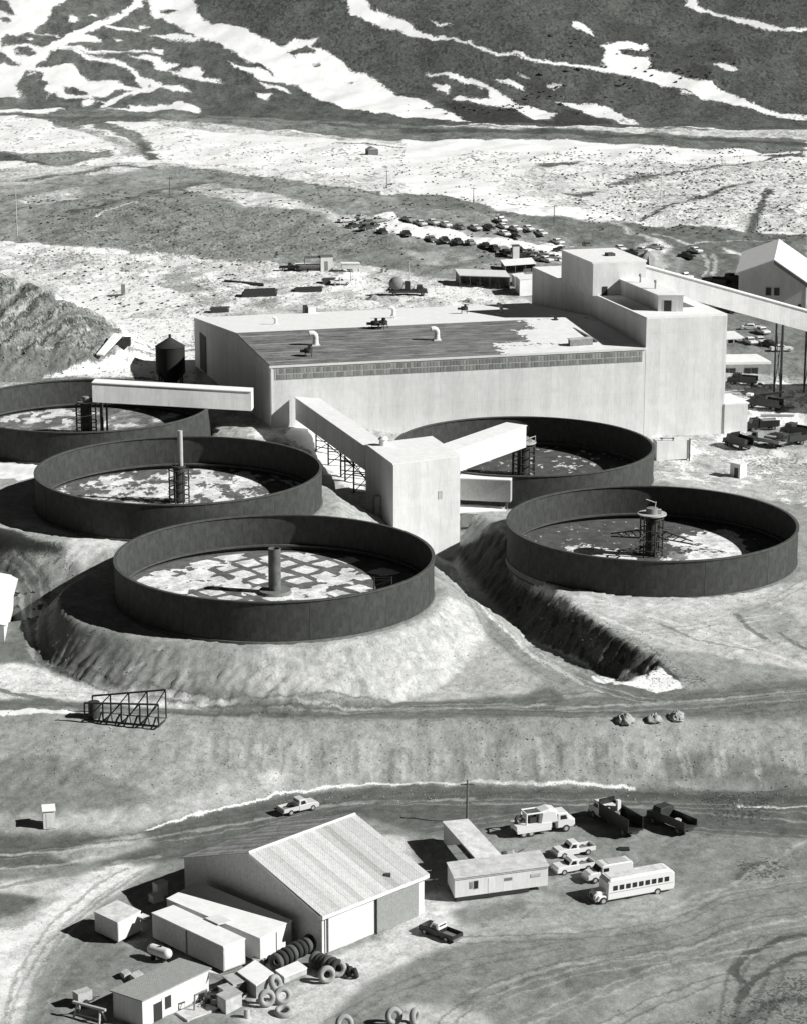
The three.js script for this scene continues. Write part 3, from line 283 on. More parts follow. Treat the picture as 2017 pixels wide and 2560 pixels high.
function groundSheet(name, grain, x0, x1, d0, d1, nx, nd, W, Hh, warp, start, skirt, blur, fineLine) {
  // plans drawn to scale: 0 soil, 1 patchy snow, 2 brush, 3 lying snow (soil drawn later clears the snow under it)
  const cvs = [0, 1, 2, 3].map((ch) => {
    const half = ch === 1 || ch === 2, c = document.createElement('canvas'); c.width = half ? W >> 1 : W; c.height = half ? Hh >> 1 : Hh;
    const g = c.getContext('2d'), s0 = ch ? 0 : Math.round(255 * Math.sqrt(start));
    g.fillStyle = `rgb(${s0},${s0},${s0})`; g.fillRect(0, 0, c.width, c.height);
    g.setTransform(c.width / (x1 - x0), 0, 0, c.height / (d1 - d0), -x0 * c.width / (x1 - x0), -d0 * c.height / (d1 - d0));
    g.lineJoin = 'round'; g.lineCap = 'round';
    const draw = (thin) => { for (const [k, v, al, w, p] of PAINT) {
      const isSnow = k === 0 && v >= .66;
      if (ch === 3 ? k !== 0 : k !== ch || isSnow) continue;
      if (ch === 0 && thin !== (w > 0 && w < fineLine)) continue;
      let near = false; for (let i = 1; i < p.length; i += 2) if (-p[i] > d0 - 60 && -p[i] < d1 + 60) near = true;
      if (!near) continue;
      const q = ch === 3 ? (isSnow ? 255 : 0) : Math.round(255 * (ch ? v : Math.sqrt(v)));
      g.beginPath(); for (let i = 0; i < p.length; i += 2) i ? g.lineTo(p[i], -p[i + 1]) : g.moveTo(p[i], -p[i + 1]);
      const st = `rgba(${q},${q},${q},${al})`;
      if (w) { g.strokeStyle = st; g.lineWidth = w; g.stroke(); } else { g.closePath(); g.fillStyle = st; g.fill(); }
    } };
    draw(false);
    const src = g.getImageData(0, 0, c.width, c.height).data, n = c.width * c.height; let px = new Float32Array(n); for (let i = 0; i < n; i++) px[i] = src[i * 4];
    const rad = ch === 3 ? 0 : blur[ch ? 1 : 0];   // soil types grade into each other; snow keeps its edge
    for (let pass = 0; rad && pass < 4; pass++) { const out = new Float32Array(n), w = c.width, h = c.height, hz = pass & 1, len = hz ? h : w, cnt = hz ? w : h, st = hz ? w : 1, ln = hz ? 1 : w; for (let r = 0; r < cnt; r++) { const b = r * ln; let acc = 0; for (let i = -rad; i <= rad; i++) acc += px[b + Math.min(Math.max(i, 0), len - 1) * st]; for (let i = 0; i < len; i++) { out[b + i * st] = acc / (2 * rad + 1); acc += px[b + Math.min(i + rad + 1, len - 1) * st] - px[b + Math.max(i - rad, 0) * st]; } } px = out; }
    if (ch === 0) { const im = g.getImageData(0, 0, c.width, c.height); for (let i = 0; i < n; i++) im.data[i * 4] = im.data[i * 4 + 1] = im.data[i * 4 + 2] = Math.round(px[i]); g.putImageData(im, 0, 0); draw(true); const s2 = g.getImageData(0, 0, c.width, c.height).data; for (let i = 0; i < n; i++) px[i] = s2[i * 4]; }   // wheel tracks over the graded soil
    return { w: c.width, h: c.height, px };
  });
  const read = (c, u, v) => {
    const x = Math.min(Math.max(u * c.w - .5, 0), c.w - 1.001), y = Math.min(Math.max(v * c.h - .5, 0), c.h - 1.001), xi = x | 0, yi = y | 0, tx = x - xi, ty = y - yi, k = yi * c.w + xi, r = c.w;
    return ((c.px[k] * (1 - tx) + c.px[k + 1] * tx) * (1 - ty) + (c.px[k + r] * (1 - tx) + c.px[k + r + 1] * tx) * ty) / 255;
  };
  const out = new Uint8Array(W * Hh * 4), [wx, wd, ls, asp, rough, soft] = warp;
  for (let j = 0; j < Hh; j++) for (let i = 0; i < W; i++) {
    const x = x0 + (i + .5) / W * (x1 - x0), d = d0 + (j + .5) / Hh * (d1 - d0), s = 1 / ls, t = s / asp;
    const big = nz(NA, x * s, d * t), n1 = nz(NB, x * s * 1.7 + .31, d * t * 1.7 + .7), n2 = nz(NA, x * s * 1.3 + .63, d * t * 1.3 + .17), fine = nz(NC, x * s * 4.1 + .2, d * t * 4.1);
    const jx = nz(NC, x * s * 11 + .13, d * t * 11 + .4), jd = nz(NC, x * s * 11 + .7, d * t * 11 + .9);
    const gx = x + soft * wx * jx + wx * (.7 * n1 + rough * nz(NC, x * s * 3 + .4, d * t * 3 + .1)), gd = d + soft * wd * jd + wd * (.8 * n2 + rough * nz(NC, x * s * 3 + .8, d * t * 3 + .6));
    const u = (gx - x0) / (x1 - x0), v = (gd - d0) / (d1 - d0);
    let a = read(cvs[0], u, v) ** 2;
    const L = read(cvs[1], u, v), D = read(cvs[2], u, v);
    a = .27 * (a / .27) ** 1.2; const snow = read(cvs[3], u, v); a += (SNOW + .04 - a) * snow;
    a *= 1 + (1 - snow) * grain * (.06 * big + .09 * n1 + .12 * fine) + snow * (.03 * n1 + .025 * fine);
    if (L > .01) a += (SNOW - a) * sst(-.12, .12, n2 * .8 + .45 * fine - 2.4 * (.5 - L));
    if (D > .01) a *= 1 - .62 * (d > 1045 ? 1 - snow : 1) * sst(-.15, .2, n1 * .5 + .85 * nz(NC, x * s * 2.3 + .5, d * t * 2.3 + .9) - 2.6 * (.5 - D));
    const k = (j * W + i) * 4, e = Math.max(.02, Math.min(.86, a));
    const c3 = toned(e); out[k] = enc(c3[0]); out[k + 1] = enc(c3[1]); out[k + 2] = enc(c3[2]); out[k + 3] = 255;
  }
  const tex = new THREE.DataTexture(out, W, Hh); tex.colorSpace = THREE.SRGBColorSpace; tex.magFilter = THREE.LinearFilter; tex.minFilter = THREE.LinearMipmapLinearFilter; tex.generateMipmaps = true; tex.needsUpdate = true;
  const rows = nd + 1 + (skirt ? 1 : 0), pos = new Float32Array((nx + 1) * rows * 3), uv = new Float32Array((nx + 1) * rows * 2), idx = [];
  for (let j = 0; j < rows; j++) for (let i = 0; i <= nx; i++) {
    const x = x0 + i / nx * (x1 - x0), d = j > nd ? d1 + .5 : d0 + j / nd * (d1 - d0), k = j * (nx + 1) + i;
    pos[k * 3] = x; pos[k * 3 + 1] = height(x, Math.min(d, d1)) - (j > nd ? 2 : 0); pos[k * 3 + 2] = -d;
    uv[k * 2] = (x - x0) / (x1 - x0); uv[k * 2 + 1] = (d - d0) / (d1 - d0);
    if (i < nx && j < rows - 1) idx.push(k, k + 1, k + nx + 2, k, k + nx + 2, k + nx + 1);
  }
  const g = new THREE.BufferGeometry(); g.setAttribute('position', new THREE.BufferAttribute(pos, 3)); g.setAttribute('uv', new THREE.BufferAttribute(uv, 2)); g.setIndex(idx); g.computeVertexNormals();
  const m = new THREE.MeshStandardMaterial({ map: tex, roughness: 1, metalness: 0, side: THREE.DoubleSide });
  const o = new THREE.Mesh(g, m); o.name = name; o.userData.kind = 'structure'; o.castShadow = o.receiveShadow = true; scene.add(o);
  return o;
}
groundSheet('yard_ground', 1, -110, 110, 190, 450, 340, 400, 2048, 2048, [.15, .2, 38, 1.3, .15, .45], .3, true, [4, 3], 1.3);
groundSheet('valley_ground', 1.4, -190, 190, 450, 770, 460, 340, 2048, 1536, [.35, .8, 70, 2.2, .3, .5], .4, true, [3, 3], 1.8);
groundSheet('hillside', 1.7, -340, 340, 770, 1560, 170, 200, 2048, 2048, [.8, 1.7, 150, 2.2, .16, .4], .5, false, [2, 2], 3);
{
  const g = new THREE.PlaneGeometry(12000, 12000); g.rotateX(-Math.PI / 2);
  const o = new THREE.Mesh(g, new THREE.MeshStandardMaterial({ color: new THREE.Color(...toned(.3)), roughness: 1 })); o.position.y = -9; o.name = 'plain'; o.userData.kind = 'structure'; o.receiveShadow = true; scene.add(o);
}

// ---------------------------------------------------------------- building helpers
const used = {};
const numbered = (n) => { const k = used[n] = (used[n] ?? -1) + 1; return k ? n + '_' + String(k).padStart(3, '0') : n; };
function tag(o, label, category, group, kind) { Object.assign(o.userData, { label, category }); if (group) o.userData.group = group; if (kind) o.userData.kind = kind; return o; }
function thing(name, label, category, p = [0, 0, 0], turn = 0, group) {
  const o = new THREE.Group(); o.name = numbered(name); o.position.set(...p); o.rotation.y = turn; scene.add(o); return tag(o, label, category, group);
}
const join = (g) => { const l = (Array.isArray(g) ? g : [g]).map((q) => q.index ? q.toNonIndexed() : q); return l.length > 1 ? mergeGeometries(l.map((q) => { const r = new THREE.BufferGeometry(); for (const a of ['position', 'normal', 'uv']) r.setAttribute(a, q.attributes[a]); return r; })) : l[0]; };
function part(name, g, m, parent) { const o = new THREE.Mesh(join(g), m); o.name = name; parent.add(o); return o; }
// a part given in world metres, under the thing it belongs to (things placed this way are not turned)
function wpart(name, g, m, root, parent = root) { const q = join(g).clone(); q.translate(-root.position.x, -root.position.y, -root.position.z); return part(name, q, m, parent); }
const group = (name, parent) => { const o = new THREE.Group(); o.name = name; parent.add(o); return o; };

const box = (w, h, d, x = 0, y = 0, z = 0, ry = 0) => { const g = new THREE.BoxGeometry(w, h, d); if (ry) g.rotateY(ry); g.translate(x, y + h / 2, z); return g; };
const cyl = (r0, r1, h, x = 0, y = 0, z = 0, n = 16, open = false) => { const g = new THREE.CylinderGeometry(r1, r0, h, n, 1, open); g.translate(x, y + h / 2, z); return g; };
function bar(a, b, r = .06, n = 6) {
  const A = new THREE.Vector3(...a), B = new THREE.Vector3(...b), L = A.distanceTo(B), g = new THREE.CylinderGeometry(r, r, L, n);
  g.applyQuaternion(new THREE.Quaternion().setFromUnitVectors(new THREE.Vector3(0, 1, 0), B.clone().sub(A).normalize())); g.translate((A.x + B.x) / 2, (A.y + B.y) / 2, (A.z + B.z) / 2); return g;
}
// solid between a four-cornered face and the same face moved by off; uv in metres
function hexa(p0, p1, p2, p3, off) {
  const P = [p0, p1, p2, p3].map((p) => new THREE.Vector3(...p)), O = new THREE.Vector3(...off), Q = P.map((p) => p.clone().add(O));
  const c = new THREE.Vector3(); for (const p of [...P, ...Q]) c.addScaledVector(p, 1 / 8);
  const pos = [], nor = [], uv = [];
  const face = (a, b, d, e) => {
    let n = b.clone().sub(a).cross(e.clone().sub(a)); if (n.lengthSq() < 1e-9) n = d.clone().sub(b).cross(e.clone().sub(b)); n.normalize();
    const mid = a.clone().add(b).add(d).add(e).multiplyScalar(.25); if (n.dot(mid.sub(c)) < 0) { n.negate();[b, e] = [e, b]; }
    const ax = Math.abs(n.y) > .85 ? new THREE.Vector3(1, 0, 0) : new THREE.Vector3(-n.z, 0, n.x).normalize(), ay = Math.abs(n.y) > .85 ? new THREE.Vector3(0, 0, 1) : new THREE.Vector3(0, 1, 0);
    for (const v of [a, b, d, a, d, e]) { pos.push(v.x, v.y, v.z); nor.push(n.x, n.y, n.z); uv.push(v.dot(ax), Math.abs(n.y) > .85 ? v.dot(ay) : Math.abs(n.y) > .15 ? v.y / Math.max(.2, Math.sqrt(1 - n.y * n.y)) : v.y); }
  };
  face(...P); face(...Q); for (let i = 0; i < 4; i++) { const j = (i + 1) % 4; face(P[i], P[j], Q[j], Q[i]); }
  const g = new THREE.BufferGeometry(); g.setAttribute('position', new THREE.Float32BufferAttribute(pos, 3)); g.setAttribute('normal', new THREE.Float32BufferAttribute(nor, 3)); g.setAttribute('uv', new THREE.Float32BufferAttribute(uv, 2)); return g;
}
// upright box over a plan parallelogram a, b, a+(c-a)
const block = (a, b, c, y0, y1) => hexa([a[0], y0, a[1]], [b[0], y0, b[1]], [b[0] + c[0] - a[0], y0, b[1] + c[1] - a[1]], [c[0], y0, c[1]], [0, y1 - y0, 0]);
// wall from a to b (plan), thickness t toward the viewer's side when a->b runs right
function wall(a, b, ya0, ya1, yb0, yb1, t) { const L = Math.hypot(b[0] - a[0], b[1] - a[1]); return hexa([a[0], ya0, a[1]], [b[0], yb0, b[1]], [b[0], yb1, b[1]], [a[0], ya1, a[1]], [-(b[1] - a[1]) / L * t, 0, (b[0] - a[0]) / L * t]); }
const mix2 = (a, b, t) => [a[0] + (b[0] - a[0]) * t, a[1] + (b[1] - a[1]) * t];
const mv = (a, b, s) => { const L = Math.hypot(b[0] - a[0], b[1] - a[1]); return [a[0] + (b[0] - a[0]) / L * s, a[1] + (b[1] - a[1]) / L * s]; };
// side outline (length x height) given thickness across
function slab(pts, w, bevel = .05) {
  const s = new THREE.Shape(); pts.forEach(([x, y], i) => i ? s.lineTo(x, y) : s.moveTo(x, y));
  const g = new THREE.ExtrudeGeometry(s, { depth: w - 2 * bevel, bevelEnabled: bevel > 0, bevelThickness: bevel, bevelSize: bevel, bevelSegments: 1, steps: 1 }); g.translate(0, 0, -w / 2 + bevel); return g;
}

// ---------------------------------------------------------------- materials
function tex(n, metres, fn) {
  const a = new Uint8Array(n * n * 4);
  for (let j = 0; j < n; j++) for (let i = 0; i < n; i++) { const v = enc(fn(i / n, j / n)), k = (j * n + i) * 4; a[k] = a[k + 1] = a[k + 2] = v; a[k + 3] = 255; }
  const t = new THREE.DataTexture(a, n, n); t.wrapS = t.wrapT = THREE.RepeatWrapping; t.magFilter = THREE.LinearFilter; t.colorSpace = THREE.SRGBColorSpace; t.repeat.set(1 / metres, 1 / metres); t.needsUpdate = true; return t;
}
const hash = (i) => { const s = Math.sin(i * 127.1 + 3.7) * 43758.5453; return s - Math.floor(s); };
const sheetTex = tex(512, 24, (u, v) => .9 + .05 * (hash(Math.floor(u * 20)) - .5) * 2 + .022 * nz(NA, u, v) + .03 * nz(NC, u * 4, v * .25) - .05 * Math.max(0, nz(NB, u * 3, v * .3) - 1.1) - (Math.abs((v * 6) % 1 - .5) > .485 ? .05 : 0) - (Math.abs((u * 20) % 1 - .5) > .47 ? .04 : 0));
const ribTex = tex(512, 6, (u, v) => .86 + .07 * Math.sin(u * Math.PI * 2 * 24) + .05 * nz(NB, u, v) + .03 * nz(NC, u * 3, v * .4));
const plateTex = tex(512, 14, (u, v) => .72 + .1 * nz(NA, u, v) + .07 * nz(NC, u * 3, v * .6) + .05 * nz(NB, u * 5, v * .25));
const feltTex = tex(512, 30, (u, v) => .72 + .13 * nz(NB, u * .4, v * 3) + .07 * nz(NA, u, v * 2) + .06 * nz(NC, u * 2, v * 2));
const cleanTex = tex(512, 12, (u, v) => .93 + .025 * nz(NA, u, v) + .02 * nz(NC, u * 2, v * 2));
const dirtyTex = tex(512, 10, (u, v) => .82 + .07 * nz(NA, u, v) + .05 * nz(NC, u * 2, v * 2));
const M = (a, map, rough = .85, metal = 0) => new THREE.MeshStandardMaterial({ color: new THREE.Color(...toned(a)), map: map || null, roughness: rough, metalness: metal, side: THREE.DoubleSide });
const white = M(.8, sheetTex, .7), whitePlain = M(.8, cleanTex, .6), roofWhite = M(.88, cleanTex, .9), grey = M(.3, dirtyTex), midGrey = M(.2, dirtyTex), darkGrey = M(.09, dirtyTex), black = M(.03, null, .6), glass = M(.025, null, .12), rubber = M(.045, dirtyTex, .95), steelDark = M(.05, dirtyTex, .7), steelGrey = M(.2, plateTex, .7), snowMat = M(.9, cleanTex, 1), pale = M(.55, dirtyTex), timber = M(.16, dirtyTex), chrome = M(.5, null, .3, .8);

// ---------------------------------------------------------------- thickener tanks
const R = 24, WH = 5.9, NP = 24;
const rimMat = M(.085, dirtyTex);
const plateMats = [M(.062, plateTex, .8), M(.066, plateTex, .8), M(.058, plateTex, .8), M(.064, plateTex, .8)];
function arcSlab(r0, r1, a0, a1, y0, y1, n) {   // part of a ring
  const pos = [], nor = [], uv = [];
  const P = (r, a, y) => [r * Math.cos(a), y, -r * Math.sin(a)];
  const put = (a, b, c, d, n0, n1) => { const A = [a, b, c, d], N = [n0, n1, n1, n0]; for (const i of [0, 1, 2, 0, 2, 3]) { pos.push(...A[i]); nor.push(...N[i]); uv.push((i === 0 || i === 3 ? put.u0 : put.u1) , A[i][1]); } };
  for (let k = 0; k < n; k++) {
    const a = a0 + (a1 - a0) * k / n, b = a0 + (a1 - a0) * (k + 1) / n, o = (t) => [Math.cos(t), 0, -Math.sin(t)], q = (t) => [-Math.cos(t), 0, Math.sin(t)];
    put.u0 = a * r1; put.u1 = b * r1;
    put(P(r1, a, y0), P(r1, b, y0), P(r1, b, y1), P(r1, a, y1), o(a), o(b)); put.u0 = b * r1; put.u1 = a * r1; put(P(r0, b, y0), P(r0, a, y0), P(r0, a, y1), P(r0, b, y1), q(b), q(a)); put.u0 = a * r1; put.u1 = b * r1;
    put(P(r1, a, y1), P(r1, b, y1), P(r0, b, y1), P(r0, a, y1), [0, 1, 0], [0, 1, 0]);
  }
  for (const t of [a0, a1]) { const s = t === a0 ? 1 : -1, nn = [s * Math.sin(t), 0, s * Math.cos(t)]; put.u0 = r0; put.u1 = r1; put(P(r0, t, y0), P(r1, t, y0), P(r1, t, y1), P(r0, t, y1), nn, nn); }
  const g = new THREE.BufferGeometry(); g.setAttribute('position', new THREE.Float32BufferAttribute(pos, 3)); g.setAttribute('normal', new THREE.Float32BufferAttribute(nor, 3)); g.setAttribute('uv', new THREE.Float32BufferAttribute(uv, 2)); return g;
}
const plateGeo = [0, .02].map((s) => arcSlab(R - .14 + s, R + s, -.002, Math.PI * 2 / NP + .002, -1.2, WH, 5));
const rimGeo = arcSlab(R - .34, R + .16, 0, Math.PI * 2, WH + .003, WH + .2, 96), footGeo = arcSlab(R + .03, R + .2, 0, Math.PI * 2, -.8, .14, 96), launderGeo = arcSlab(R - .75, R - .16, 0, Math.PI * 2, .95, 1.2, 96);
const floorGeo = new THREE.CircleGeometry(R - .1, 96); floorGeo.rotateX(-Math.PI / 2);
function floorMat(fn) {
  const n = 1024, a = new Uint8Array(n * n * 4);
  for (let j = 0; j < n; j++) for (let i = 0; i < n; i++) { const x = (i / n - .5) * 2 * R, d = (j / n - .5) * 2 * R, v = enc(fn(x, d)), k = (j * n + i) * 4; a[k] = a[k + 1] = v; a[k + 2] = v; a[k + 3] = 255; }
  const t = new THREE.DataTexture(a, n, n); t.colorSpace = THREE.SRGBColorSpace; t.magFilter = THREE.LinearFilter; t.needsUpdate = true;
  return new THREE.MeshStandardMaterial({ map: t, roughness: .95, side: THREE.DoubleSide });
}
const inside = (P, x, d) => { let c = false; for (let i = 0, j = P.length - 2; i < P.length; j = i, i += 2) { const ay = -P[i + 1], by = -P[j + 1]; if ((ay > d) !== (by > d) && x < (P[j] - P[i]) * (d - ay) / (by - ay) + P[i]) c = !c; } return c; };
const mottle = (x, d, v) => v * (1 + .15 * nz(NA, x / 20, d / 20) + .12 * nz(NC, x / 14, d / 14));
const floors = {
  front: floorMat((x, d) => {
    const wx = x + .25 * nz(NA, x / 80, d / 80), wd = d + .3 * nz(NA, x / 80 + .4, d / 80), a = .72, u = (wx * Math.cos(a) + wd * Math.sin(a)) / 4.4, v = (-wx * Math.sin(a) + wd * Math.cos(a)) / 4.4, iu = Math.floor(u), iv = Math.floor(v), h = hash(iu * 7.3 + iv * 31.7), fu = Math.abs(u - iu - .5), fv = Math.abs(v - iv - .5), blob = nz(NA, x / 60 + .2, d / 80) - x * .03 > .55;
    const gap = blob ? .5 : h > .24 ? .29 + .1 * hash(h * 77) : 0;
    return Math.max(fu, fv) < gap && Math.hypot(x, d) < 22.6 ? mottle(x, d, .7) : mottle(x, d, .12);
  }),
  left: floorMat((x, d) => { const n = nz(NA, x / 34 + .1, d / 52 + .3) + .55 * nz(NB, x / 26, d / 60); return n > .05 ? mottle(x, d, .7) : n > -.5 ? mottle(x, d, .2) : mottle(x, d, .11); }),
  right: (() => {
    const S = [[43.6,-400.6,47.9,-404.8,52.5,-408.5,55.9,-409.7,57.6,-403.6,57.6,-394.2,56.3,-388.6,50.6,-387.5,44.5,-388.6,41.6,-389.7,45,-393.1,47.3,-396.5], [26.7,-398.9,30.5,-398.9,34.1,-397.1,37.7,-394.2,38.4,-388.6,31,-388.6,28,-394.2]], K = [44.2,-394.2,47.5,-395.4,46.5,-389.7,44.1,-390.2], K2 = [45.6,-398.3,48.6,-397.5,53.8,-396,53.6,-394.6,50,-395.4,45.8,-397.1], K3 = [48.8,-401.2,50.7,-401.2,50.1,-399.3,48.7,-399.5];
    return floorMat((x, d) => { const X = 41.1 + x + .35 * nz(NB, x / 30, d / 30), D = 393.1 + d + .9 * nz(NB, x / 30 + .3, d / 30); return inside(K3, X, D) || inside(K2, X, D) ? .05 : inside(K, X, D) ? mottle(x, d, .25) : S.some((p) => inside(p, X, D)) ? mottle(x, d, .76) : nz(NB, x / 30, d / 40) > 1.9 ? .4 : mottle(x, d, .075); });
  })(),
  back: floorMat((x, d) => { const n = nz(NB, x / 40, d / 60); return n > 1.5 ? .55 : mottle(x, d, .07); }),
  far: floorMat((x, d) => { const n = nz(NA, x / 40 + .5, d / 60); return (d > 9 && x < -4 && n > -.3) || n > 1.2 ? mottle(x, d, .62) : n > -.2 ? mottle(x, d, .24) : mottle(x, d, .13); }),
};
function tank(label, x, d, rim, floor) {
  const t = thing('thickener_tank', label, 'tank', [x, rim - WH, -d], 0, 'open steel thickener tanks');
  for (let k = 0; k < NP; k++) { const o = new THREE.Mesh(plateGeo[k & 1], plateMats[(hash(k * 3.1 + x) * 4) | 0]); o.name = 'wall_plate'; o.rotation.y = k / NP * Math.PI * 2; t.add(o); }
  part('rim', rimGeo, rimMat, t); part('footing', footGeo, midGrey, t); part('launder', launderGeo, rimMat, t);
  const f = part('floor', floorGeo, floor, t); f.position.y = .25;
  return t;
}
// drive mechanism on its column: cage of posts and rings, deck, motor
function mechanism(t, r, h, deck, posts, extra) {
  const m = group('drive_mechanism', t);
  part('column', cyl(r * .55, r * .55, h, 0, .25, 0, 14), steelDark, m);
  for (let k = 0; k < posts; k++) { const a = k / posts * Math.PI * 2 + .3; part('cage_post', bar([r * Math.cos(a), .25, r * Math.sin(a)], [r * Math.cos(a), h * .93, r * Math.sin(a)], .13), steelDark, m); }
  for (const y of [.15, .4, .65, .92]) { const g = new THREE.TorusGeometry(r, .11, 5, 20); g.rotateX(Math.PI / 2); g.translate(0, .25 + h * y, 0); part('cage_ring', g, steelDark, m); }
  if (deck) { part('deck', cyl(deck, deck, .22, 0, h + .25, 0, 18), pale, m); part('gear_drum', cyl(deck * .45, deck * .4, .9, 0, h + .47, 0, 14), grey, m); part('motor', box(1, .7, .7, deck * .4, h + .5, .3), pale, m); }
  extra?.(m); return m;
}
const tankC = tank('nearest open tank, on the embankment, with a plain pipe column in its middle', -19.4, 356.2, 13.6, floors.front);
part('center_column', [arcSlab(.82, .95, 0, Math.PI * 2, .25, 7.2, 24)], M(.17, plateTex, .7), tankC);
part('column_base', cyl(2.6, 2.4, .45, 0, .25, 0, 24), midGrey, tankC);
{ // rake frame standing on the floor
  const a = [], rx = 15, rz = .6; for (const s of [0, 2.6]) for (const q of [0, 1.4]) a.push(bar([rx + s, .3, rz + q], [rx + s, 2.9, rz + q], .1), bar([rx, .5 + q, rz + q], [rx + 2.6, 2.8, rz + q], .08), bar([rx, 2.8, rz + q], [rx + 2.6, 2.8, rz + q], .08)); part('rake_frame', a, steelDark, tankC);
}
const tankD = tank('right-hand open tank with snow on its floor and a dark drive head', 41.1, 393.1, 9, floors.right);
mechanism(tankD, 1.9, 7, 2.4, 6, (m) => {
  for (const [a, l, y] of [[.4, 5.5, 3.8], [2.2, 5, 3.6], [3.6, 5.6, 3.5], [5.4, 5, 3.7]]) { const c = Math.cos(a), s = Math.sin(a), g = []; for (let k = 0; k < 4; k++) g.push(bar([c * (1.6 + k * l / 5), y - k * .25, s * (1.6 + k * l / 5)], [c * (1.6 + (k + 1) * l / 5), y + .9 - k * .35, s * (1.6 + (k + 1) * l / 5)], .09)); g.push(bar([c * 1.6, y + .9, s * 1.6], [c * (1.6 + l), y - .4, s * (1.6 + l)], .12), bar([c * 1.6, y - .5, s * 1.6], [c * (1.6 + l), y - .9, s * (1.6 + l)], .12)); part('rake_arm', g, steelDark, m); }
  part('mast', [bar([.3, 7.3, 0], [.6, 9.4, -.2], .1), bar([.6, 9.2, -.2], [-1.1, 9.9, .2], .08)], pale, m);
});
const tankB = tank('left open tank with a tall pale post rising from its caged centre', -37.7, 400.9, 16.1, floors.left);
mechanism(tankB, 1.75, 6.2, 0, 8, (m) => { part('lifting_post', cyl(.42, .42, 6.4, .35, 6.2, 0, 12), pale, m); part('stay', bar([-.4, 6, .4], [-1, 11, .6], .08), steelDark, m); part('top_plate', cyl(1.2, 1.2, .25, 0, 6.3, 0, 14), steelDark, m); });
part('ladder', [bar([14.5, .2, 9], [14.5, 3.2, 9], .07), bar([15.2, .2, 9], [15.2, 3.2, 9], .07), bar([14.5, 1.6, 9], [15.2, 1.6, 9], .06), bar([14.5, 2.6, 9], [15.2, 2.6, 9], .06)], steelGrey, tankB);
const tankE = tank('open tank in front of the long white mill wall, bridge gallery reaching its centre', 22.2, 442.8, 10.3, floors.back);
mechanism(tankE, 2.1, 6.2, 2.3, 8, (m) => { part('rail', [bar([1, 6.6, 1.8], [1, 7.9, 1.8], .07), bar([2.1, 6.6, .4], [2.1, 7.9, .4], .07), bar([1, 7.8, 1.8], [2.1, 7.8, .4], .07)], pale, m); });
part('floor_pipe', [bar([1.5, .9, 6], [10, .9, 6.6], .32, 8), bar([10, .9, 6.6], [17, .9, -1], .3, 8)], pale, tankE);
const tankA = tank('farthest open tank at the left edge under the long white gallery', -60.9, 461, 14, floors.far);
mechanism(tankA, 2, 6.2, 1.5, 8, (m) => { for (const [x, z] of [[3, -1], [3, 1.2], [4, .2]]) part('pier', bar([x, .2, z], [x, 8, z], .22), steelDark, m); part('deck_frame', [box(3.4, .35, 2.6, 2.6, 7.2, .1), bar([1.2, 7.4, 1.4], [1.2, 8.6, 1.4], .08), bar([4.2, 7.4, 1.4], [4.2, 8.6, 1.4], .08)], steelDark, m); part('tie_rod', bar([-3.4, 3.6, 2.2], [2.2, 4.6, 2.2], .07), pale, m); });

